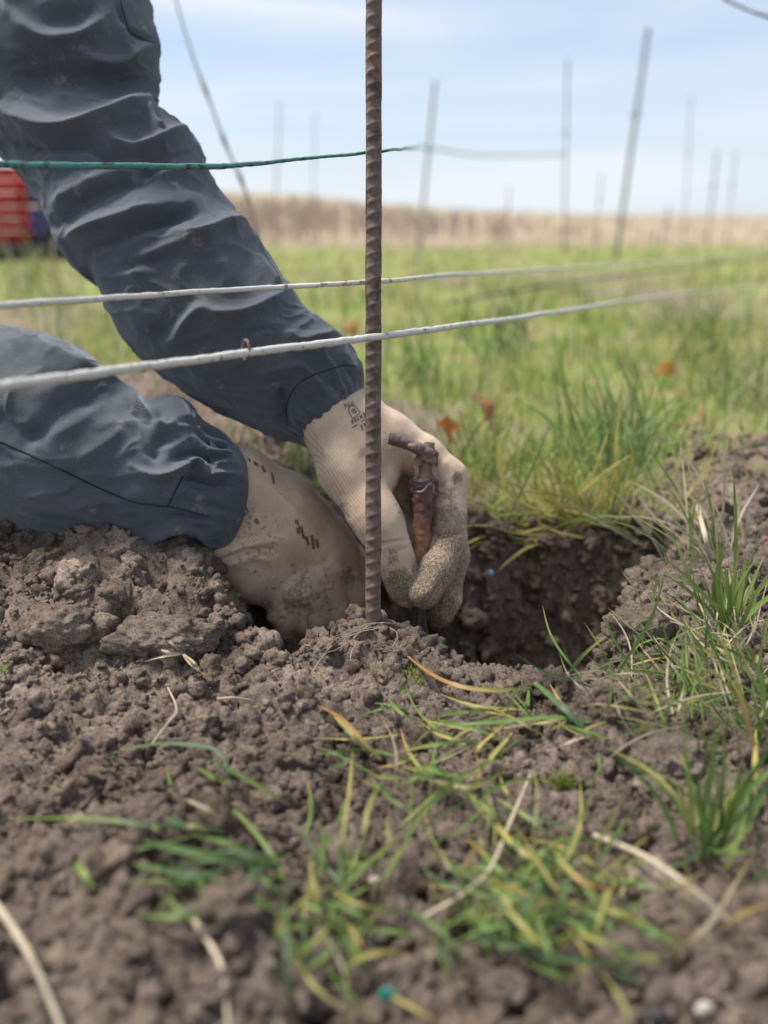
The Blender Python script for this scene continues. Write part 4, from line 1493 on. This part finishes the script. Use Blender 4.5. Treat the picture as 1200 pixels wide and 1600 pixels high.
tuft('large green and yellow tuft leaning at the lower right edge', (1110, 1330), [([(1105, 1330), (1150, 1250), (1215, 1150)], 19, [G1, G2, G1], dict(mode='up')), ([(1108, 1335), (1165, 1240), (1225, 1190)], 16, [G2, G2], dict(mode='up')), ([(1095, 1330), (1075, 1280), (1060, 1222)], 13, [G2, Y2, Y1], dict(mode='up')), ([(1190, 1215), (1175, 1150), (1148, 1075)], 17, [Y1, O1, O1], dict(mode='up', lift=.01)), ([(1110, 1330), (1112, 1200), (1122, 1070)], 11, [G1, G2, G2], dict(mode='up')), ([(1100, 1325), (1130, 1260), (1175, 1210)], 11, [Y2, Y1, Y1], dict(mode='up')),
     ([(1070, 1450), (1075, 1380), (1070, 1310)], 13, [S1, Y1, Y2], dict(lift=.02)), ([(1060, 1480), (1110, 1440), (1170, 1345)], 12, [Y1, S1, Y1]), ([(1130, 1450), (1165, 1425), (1215, 1412)], 12, [Y1, O1]), ([(1115, 1330), (1150, 1332), (1190, 1330)], 15, [G2, G4])],
     [(16, 1110, 1325, 18, 12, 90, 220, 40, 125, 13, GR + [Y2], 'up'), (6, 1150, 1300, 30, 40, 60, 140, 20, 120, 12, GR + [Y1], 'lay')], 19)
tuft('sprawling tangle of green and yellow blades in the lower right foreground', (860, 1420), [([(990, 1510), (900, 1500), (800, 1490)], 16, [G2, G3, G3], dict(lift=.02)), ([(730, 1385), (790, 1420), (840, 1470), (900, 1510)], 13, [G4, Y2, Y1, O1], dict(lift=.02)), ([(860, 1315), (880, 1350), (930, 1385), (1010, 1380)], 12, [G4, Y2, O1, Y2], dict(lift=.02)), ([(960, 1320), (900, 1310), (850, 1318)], 9, [G1, G2]), ([(870, 1430), (910, 1480), (940, 1530)], 12, [Y1, Y1, Y2]), ([(720, 1365), (745, 1320), (755, 1325)], 9, [O1, Y1]), ([(860, 1320), (830, 1400), (790, 1470)], 13, [G2, G3, G1], dict(lift=.02)), ([(905, 1310), (880, 1400), (860, 1440)], 13, [G3, G2], dict(lift=.018))],
     [(30, 870, 1420, 75, 45, 60, 170, 100, 200, 11, GR + [Y1, Y2], 'lay'), (22, 880, 1430, 80, 45, 60, 150, -60, 80, 11, GR + [Y2], 'lay'), (10, 800, 1480, 60, 30, 50, 120, 60, 140, 10, GR, 'lay')], 23)
tuft('single cut blade of bright green lying on bare soil, lower left', (125, 1362), [([(145, 1386), (128, 1362), (108, 1334)], 16, [G2, G4, G4], dict(lift=.006))])
tuft('yellowed clump of grass hanging over the far rim of the hole', (900, 820), [], [(50, 900, 822, 55, 8, 60, 150, 20, 160, 7, [Y1, Y2, (.40, .38, .08), G4], 'up'), (22, 860, 830, 70, 8, 50, 140, 150, 205, 7, [Y1, Y2, (.33, .35, .08)], 'up')], 29)
tuft('tall grey-green clump growing behind the yellowed grass', (960, 770), [], [(52, 965, 742, 42, 20, 60, 165, 58, 122, 5, [(.12, .20, .05), (.16, .25, .08), G2, G1, (.22, .28, .13)], 'up')], 31)
tuft('pale dry stems and fresh blades beside the bare strip on the right', (1110, 850), [], [(26, 1110, 860, 45, 12, 60, 150, 70, 160, 6, [S1, S1, G2, Y2], 'up')], 37)
tuft('small green blades at the left edge of the soil heap', (5, 1050), [([(-8, 1060), (5, 1045), (16, 1035)], 9, [G2, G4]), ([(-6, 1068), (0, 1050), (4, 1040)], 7, [G1, G2])])
tuft('short reddish and green sprout at the base of the bar mound', (600, 1085), [([(600, 1100), (592, 1075), (588, 1048)], 6, [G2, G4, (.40, .10, .12)], dict(mode='up')), ([(600, 1100), (618, 1085), (640, 1075)], 8, [G2, G1], dict(mode='up')), ([(604, 1104), (595, 1108), (560, 1118)], 9, [G1, G2])], [(7, 612, 1090, 14, 8, 20, 45, 40, 140, 5, [G2, G4], 'up')], 41)
tuft('grass stem bowing over the dark hole to the right of the glove', (780, 880), [([(728, 868), (790, 872), (850, 888)], 8, [Y2, G4, B1], dict(mode='up', dz=.02)), ([(810, 870), (850, 845), (880, 835)], 7, [Y2, Y1], dict(mode='up'))])


tuft('thin green and straw blades crossing the soil between the orange blade and the right edge', (960, 1120), [], [(16, 930, 1120, 80, 25, 40, 110, 130, 210, 6, [G2, G3, S1, Y2], 'lay'), (14, 1040, 1130, 70, 30, 40, 120, 30, 150, 6, [G2, G1, S1, G4], 'lay')], 51)
tuft('sparse fine grass threads scattered over clods at lower centre right', (760, 1290), [], [(16, 740, 1290, 80, 45, 40, 120, 20, 160, 6, [G2, G1, S1, Y2], 'lay')], 53)
tuft('dense young grass spilling in from the right edge behind the leaning tuft', (1190, 1120), [], [(26, 1190, 1110, 25, 45, 70, 170, 80, 160, 8, [G2, G4, G1, Y2], 'up')], 57)
tuft('dry pale litter of stems strewn below the bright upright tuft', (1150, 1040), [], [(22, 1150, 1020, 45, 40, 40, 120, 10, 170, 4, [S1, (.36, .30, .2), S1], 'lay')], 59)


for k, (x, y, n, pal, what) in enumerate((
        (640, 600, 22, [G2, G4, G1], 'soft green grass clump just right of the bar above the glove'), (790, 560, 26, [G1, G3, G2], 'dark green grass clump in the middle distance under the lowest wire'),
        (1090, 560, 30, [G2, G4, Y2], 'light green grass clump at the right below the white wires'), (1170, 640, 30, [G2, G4, S1], 'mixed grass clump at the right edge behind the bare strip'),
        (760, 740, 26, [Y2, G4, G2], 'yellow-green grass clump right beside the gloved knuckles'), (470, 740, 14, [G2, G4, Y2], 'little green clump between the two gloves'), (60, 470, 22, [G2, Y2, S1], 'pale grass clump at the left edge between sleeve and white wire'))):
    tuft(what, (x, y), [], [(n, x, y, 34, 8, 40, 110, 55, 125, 5, pal, 'up')], 70 + k, group='grass clumps beyond the hole')


def moss(px, py, n, label, seed):
    o = thing('moss_cushion', label, 'moss', tuple(ground_at(px, py)[0]), 'moss cushions')
    r = random.Random(seed)
    parts = []
    for k in range(n):
        x, y = px + r.gauss(0, 16), py + r.gauss(0, 6)
        g, z = ground_at(x, y)
        d = np.array([r.gauss(0, .5), r.gauss(0, .5), 1.0])
        d /= np.linalg.norm(d)
        L = r.uniform(.003, .008)
        s = np.cross(d, [r.gauss(0, 1), r.gauss(0, 1), .3])
        s /= np.linalg.norm(s)
        g = g + np.array([0, 0, .002])
        parts.append((np.array([g - s * .0005, g + s * .0005, g + d * L * .6 + s * .0007, g + d * L]), np.array([[0, 1, 2], [0, 2, 3]])))
    v, f = merge(parts)
    ob = child('moss_fronds', v, f, M_BLADE, o)
    attr_c(ob.data, 'col', np.repeat(np.array([[.20, .24, .05]]) * rng.uniform(.7, 1.5, (n, 1)), 4, 0))
    ob['kind'] = 'stuff'


moss(675, 1012, 160, 'small yellow-green moss cushion at the foot of the vine cutting', 3)
moss(640, 1060, 90, 'moss patch on the mound below the rusty bar', 4)
moss(880, 1230, 120, 'moss patch between clods right of centre', 5)

# dry stalks
def stalk(pts, wpx, label, lift=.012, col=None, group='dry stalks lying on the soil'):
    p3 = catmull(np.array(path3(pts, 'lay', lift)), 40)
    _, _, z = proj(p3)
    v, f = tube(p3, wpx * .5 * z.mean() / FPX * np.linspace(1, .7, 40), 8, True, .15, int(pts[0][0]), 200)
    link('dry_stalk', mesh_np('dry_stalk', v, f), col or M_STRAW, label=label, cat='stalk', group=group)


stalk([(-20, 1395), (20, 1450), (60, 1520), (110, 1640)], 13, 'thick pale dry stalk crossing the bottom left corner')
stalk([(300, 1432), (342, 1500), (352, 1550), (360, 1640)], 10, 'thin dry stalk running to the bottom edge, left of centre')
stalk([(655, 1438), (755, 1372), (795, 1290), (828, 1212)], 7, 'long bent dry stalk leaning among clods right of centre')
stalk([(930, 1306), (1000, 1335), (1070, 1380), (1140, 1440)], 11, 'grey dry stalk lying across the lower right grass tangle', .02)
stalk([(238, 1162), (262, 1130), (276, 1108), (262, 1074)], 3.5, 'hair-thin curved dry stem on bare soil, left of centre')
stalk([(340, 1092), (365, 1090), (392, 1094)], 4, 'short dry stem fragment lying below the left glove', .005)
stalk([(1090, 790), (1100, 830), (1112, 880)], 9, 'frayed pale dry stalk at the right beyond the bright tuft', .03)
spr = thing('dry_sprig', 'small dry straw sprig with crossed blades on the soil heap', 'sprig', tuple(ground_at(285, 1022)[0]))
for pts in ([(285, 1022), (268, 1005), (247, 990)], [(285, 1022), (262, 1018), (248, 1014)], [(285, 1022), (255, 1026), (225, 1034)], [(285, 1022), (298, 1038), (322, 1056)], [(287, 1022), (304, 1036), (312, 1050)]):
    blade(spr, pts, 6, [S1, (.5, .42, .3)], lift=.012, name='straw')

# fine pale roots laid bare round the bar
rts = thing('exposed_root', 'pale hair roots laid bare on the mound around the bar', 'roots', tuple(ground_at(590, 1000)[0]))
rr = random.Random(21)
for k, pts in enumerate([[(600, 978), (560, 984), (510, 1002), (470, 1020), (446, 1028)], [(596, 980), (555, 990), (520, 1010), (490, 1045), (468, 1075)], [(590, 976), (548, 986), (505, 1006), (480, 1026)], [(575, 982), (530, 996), (500, 1018), (462, 1022), (450, 1016)],
                         [(606, 978), (620, 990), (612, 1010), (600, 1020)], [(560, 990), (530, 1012), (505, 1022), (488, 1018)], [(610, 1035), (570, 1052), (540, 1072), (520, 1090)], [(640, 985), (610, 977), (580, 975), (556, 984)], [(590, 1070), (565, 1090), (548, 1106)], [(555, 1000), (545, 1030), (560, 1040)], [(520, 1000), (495, 1012), (475, 1010), (455, 1002)]]):
    pts = [(x + rr.uniform(-3, 3), y + rr.uniform(-3, 3)) for x, y in pts]
    c = catmull(np.array(path3(pts, 'lay', .007)), 44)
    c += .0009 * np.stack([fbm2(np.linspace(0, 9, 44), np.full(44, k + q * 7.3), 3, k) for q in range(3)], -1)
    v, f = tube(c, np.linspace(.00036, .00018, 44) * rr.uniform(.7, 1.3), 6)
    child('root_strand', v, f, M_ROOT, rts)

# ------------------------------------------------------------------ small finds on the ground
def lump(name, px, py, rmm, sq, mat, label, cat, seed, amp=.15):
    c, z = ground_at(px, py, .002)
    v, f = ico(4)
    v = v * (1 + amp * fbm3(v * 1.2 + seed, 3, seed))[:, None] * np.array(sq) * rmm * .001
    o = link(name, mesh_np(name, v, f), mat, label=label, cat=cat)
    o.location = c + np.array([0, 0, rmm * .0004])
    return o


lump('pebble', 1100, 1580, 3.4, (1.1, .8, .9), simple_mat('pale_stone', (.46, .41, .34), .9, .25, 300, .5, 500), 'small cream pebble at the bottom right edge', 'pebble', 2, .5)
lump('pebble', 1026, 1590, 3.4, (1.2, .8, .7), simple_mat('dark_stone', (.05, .045, .05), .9, .25, 300, .5, 500), 'dark shiny pebble at the bottom edge left of the cream one', 'pebble', 4)
lump('pebble', 585, 1478 - 100, 2.5, (1.2, .8, .7), simple_mat('buff_stone', (.38, .31, .25), .8), 'tiny buff pebble between blades at bottom centre', 'pebble', 6)
lump('plastic_scrap', 606, 1568, 4, (.8, .35, 1.1), simple_mat('teal_plastic', (.03, .30, .24), .4), 'teal plastic scrap at the bottom edge', 'scrap', 8, .8)
lump('plastic_scrap', 766, 897, 4, (.8, .6, .9), simple_mat('pale_blue_plastic', (.42, .60, .66), .5), 'pale blue scrap on the wall of the hole', 'scrap', 10, .3)


def leaf(px, py, wpx, c, label, seed, lift=.03):
    p, z = ground_at(px, py, lift)
    R = wpx * .5 * z / FPX
    n, m = 30, 5
    a = np.linspace(0, 2 * math.pi, n, endpoint=False)
    rim = 1 - .28 * np.abs(np.sin(a * 2.5 + .4)) + .06 * np.sin(a * 13)
    V = [np.zeros((1, 3))]
    for k in range(1, m + 1):
        t = k / m
        x, y = np.cos(a) * rim * t, np.sin(a) * rim * t
        zz = .35 * t * t * np.sin(a * 2 + seed) + .12 * np.cos(a * 5) * t
        V.append(np.stack([x, y, zz], -1))
    V = np.vstack(V) * R
    F = [np.stack([np.zeros(n, int), 1 + np.arange(n), 1 + (np.arange(n) + 1) % n], -1)]
    q = []
    for k in range(m - 1):
        b = 1 + k * n
        j = np.arange(n)
        q.append(np.stack([b + j, b + n + j, b + n + (j + 1) % n, b + (j + 1) % n], -1))
    o = thing('fallen_leaf', label, 'leaf', tuple(p), 'fallen vine leaves')
    o.rotation_euler = (math.radians(55 + 10 * math.sin(seed)), math.radians(20 * math.cos(seed * 2)), seed)
    me = mesh_np('leaf_blade', V, [F[0], np.vstack(q)])
    C = np.array(c) * (1 + .35 * fbm3(V * 90 / max(R * 30, .5) + seed, 3, 4))[:, None]
    attr_c(me, 'col', np.clip(C, .01, .9))
    link('leaf_blade', me, M_BLADE, o)
    v, f = tube(np.array([[0, 0, 0], [.0, -.6 * R, .05 * R], [.1 * R, -1.3 * R, .2 * R]]), R * .05, 6)
    link('petiole', mesh_np('petiole', v, f), M_STRAW, o)


leaf(700, 672, 48, (.50, .12, .03), 'bright orange-red leaf in the grass just beyond the gloved hand', 1)
leaf(757, 636, 58, (.44, .20, .12), 'large pinkish leaf in the grass behind the hand', 2)
leaf(1040, 576, 34, (.52, .17, .04), 'small orange leaf far right in the grass', 3)
leaf(1085, 652, 70, (.34, .23, .10), 'brown-yellow leaf by the bare strip at the right', 4, .02)
leaf(655, 690, 40, (.30, .04, .04), 'dark red leaf half hidden behind the glove knuckles', 5)
leaf(548, 512, 30, (.40, .20, .06), 'brown leaf in the grass beside the bar above the cuff', 6)

# ------------------------------------------------------------------ stakes and canes behind
def stake(xt, yt, xb, yb, rmm, label, mat=M_STAKE, zfix=None):
    g, z = ground_at(xb, yb)
    if zfix:
        z = zfix
        g = P(xb, yb, z)
    t = P(xt, yt, z)
    d = (t - g) / np.linalg.norm(t - g)
    pts = np.linspace(g - d * .15, t, 30)
    o = thing('vineyard_stake', label, 'stake', tuple(g), 'stakes of the rows behind')
    v, f = tube(pts, rmm * .00048, 10, True, .12, int(xt), 30)
    child('shaft', v, f, mat, o)
    k = g + d * np.linalg.norm(t - g) * .62
    v, f = tube(np.array([k + np.array([rmm * .0013 * math.cos(a), rmm * .0013 * math.sin(a), .002 * a]) for a in np.linspace(0, 12, 24)]), .0018, 5)
    child('wire_tie', v, f, M_DARK_WIRE, o)
    return g, t


stake(1013, 46, 962, 404, 30, 'dark leaning stake, clearest of those at the right')
stake(680, 128, 652, 412, 19, 'grey stake right of the rusty bar, green wire tied to it')
stake(887, 92, 881, 402, 14, 'faint upright stake between the grey one and the leaning one')
stake(437, 160, 428, 392, 12, 'faint stake just right of the sleeve, against the sky')
stake(1080, 150, 1068, 388, 11, 'very faint tall stake right of the leaning one')
stake(1121, 236, 1104, 388, 18, 'short stake second from the right edge')
stake(1150, 236, 1134, 386, 13, 'short stake nearest the right edge')
stake(1046, 322, 1028, 402, 14, 'stubby dark stake just right of the leaning stake base')
stake(796, 292, 790, 394, 11, 'short faint stake midway between the bar and the leaning stake')
stake(940, 270, 930, 392, 11, 'short faint stake immediately left of the leaning stake')
stake(492, 178, 488, 388, 9, 'thin faint stake left of the rusty bar')

def cane(way, r0, r1, label, name='vine_cane', nodes=()):
    c = catmull(np.array([P(*w) for w in way]), 80)
    rad = np.linspace(r0, r1, 80) * .001
    for k in nodes:
        rad = rad + .0022 * np.exp(-((np.arange(80) - k) / 1.6) ** 2)
    v, f = tube(c, rad, 9, True, .15, 3, 60)
    link(name, mesh_np(name, v, f), simple_mat('grey_cane_bark', (.20, .18, .17), .8), label=label, cat='vine')


cane([(440, 640, 1.55), (428, 520, 1.55), (398, 350, 1.55), (380, 290, 1.55), (352, 225, 1.55), (330, 165, 1.55), (300, 85, 1.55), (275, 0, 1.55), (255, -90, 1.55), (245, -180, 1.55)], 2.4, 1.6, 'thin bare vine cane arching up beside the sleeve against the sky', nodes=(28, 36, 47))
cane([(1125, -8, 1.5), (1140, 2, 1.5), (1165, 14, 1.5), (1205, 28, 1.5), (1320, 60, 1.6), (1480, 300, 1.7), (1520, 640, 1.75), (1525, 720, 1.75)], 1.8, 4.0, 'dark twig tip poking in at the top right corner', nodes=(8,))


def far_wire(pts, r, label):
    c = catmull(np.array([P(*p) for p in pts]), 60)
    v, f = tube(c, r * .001, 6)
    link('trellis_wire', mesh_np('trellis_wire', v, f), M_DARK_WIRE, label=label, cat='wire', group='trellis wires of the rows behind')


far_wire([(440, 505, 3.0), (600, 494, 3.0), (740, 466, 3.0), (900, 440, 3.3), (1250, 395, 5.0)], 4.5, 'blurred low pale wire crossing the grass behind the white ones')

# ------------------------------------------------------------------ trailer with crates, far left
def box(c, s, bev=0.0):
    bm = bmesh.new()
    bmesh.ops.create_cube(bm, size=1.0)
    for q in bm.verts:
        q.co = Vector((q.co.x * s[0], q.co.y * s[1], q.co.z * s[2]))
    if bev:
        bmesh.ops.bevel(bm, geom=bm.edges[:], offset=bev, segments=2, affect='EDGES')
    v = np.array([q.co[:] for q in bm.verts]) + np.array(c)
    fs = {}
    bm.verts.index_update()
    for q in bm.faces:
        fs.setdefault(len(q.verts), []).append([w.index for w in q.verts])
    bm.free()
    return v, [np.array(x) for x in fs.values()]


tg, tz = ground_at(20, 407)
tx, ty, tzz = tg
pxm = tz / FPX                                       # metres per photo pixel there
M_CHASSIS = simple_mat('dark_trailer_steel', (.045, .045, .05), .6)
tr = thing('farm_trailer', 'low dark flatbed trailer parked in the grass, far left behind the sleeve', 'trailer', (tx, ty, tzz))
x0, x1 = tx - 190 * pxm, tx + 95 * pxm
deck_z = tzz + 22 * pxm
child('deck', *box(((x0 + x1) / 2, ty + .35, deck_z - .02), (x1 - x0, .75, .045), .006), M_CHASSIS, tr)
child('frame_rail', *box(((x0 + x1) / 2, ty + .05, deck_z - .065), (x1 - x0, .05, .05), .005), M_CHASSIS, tr)
for wx in (x0 + .12, x1 - .12):
    for wy in (ty + .06, ty + .62):
        a = np.linspace(0, 2 * math.pi, 25)
        ring = np.stack([wx + .075 * np.cos(a), np.full(25, wy), tzz + .10 + .075 * np.sin(a)], -1)
        w = child('wheel', *tube(ring, .03, 10, False), simple_mat('tyre_rubber', (.025, .025, .027), .8), tr)
        child('rim', *tube(np.array([[wx, wy - .025, tzz + .10], [wx, wy + .025, tzz + .10]]), .05, 16), M_STAKE, tr)


def crate(x, y, z, w, d, h, mat, label):
    o = thing('crate', label, 'crate', (x, y, z), 'crates stacked on the far trailer')
    child('floor', *box((x, y, z + .008), (w - .02, d - .02, .012)), mat, o)
    for sx in (-1, 1):
        for sy in (-1, 1):
            child('corner_post', *box((x + sx * (w / 2 - .015), y + sy * (d / 2 - .015), z + h / 2), (.03, .03, h - .004), .004), mat, o)
    for k in range(3):
        zz = z + h * (.16 + .33 * k)
        for sy in (-1, 1):
            child('slat', *box((x, y + sy * (d / 2 - .006), zz), (w - .062, .010, h * .24), .002), mat, o)
        for sx in (-1, 1):
            child('slat', *box((x + sx * (w / 2 - .006), y, zz), (.010, d - .062, h * .24), .002), mat, o)


M_RED = simple_mat('red_plastic', (.42, .018, .022), .5, .1, 8)
M_BLUE = simple_mat('blue_plastic', (.07, .10, .30), .5, .1, 8)
cw = .44
hh = 59 * pxm
for k in range(2):
    z = deck_z + .003 + k * (hh + .004)
    crate(tx + 17 * pxm - cw / 2, ty + .32, z, cw, .40, hh, M_RED, ['lower red crate on the far trailer at the left edge', 'upper red crate on the far trailer at the left edge'][k])
    crate(tx + 17 * pxm + .01 + .40 / 2, ty + .36, z, .40, .36, hh * .93, M_BLUE, ['lower blue crate on the far trailer, beside the red ones', 'upper blue crate on the far trailer, half behind the sleeve'][k])
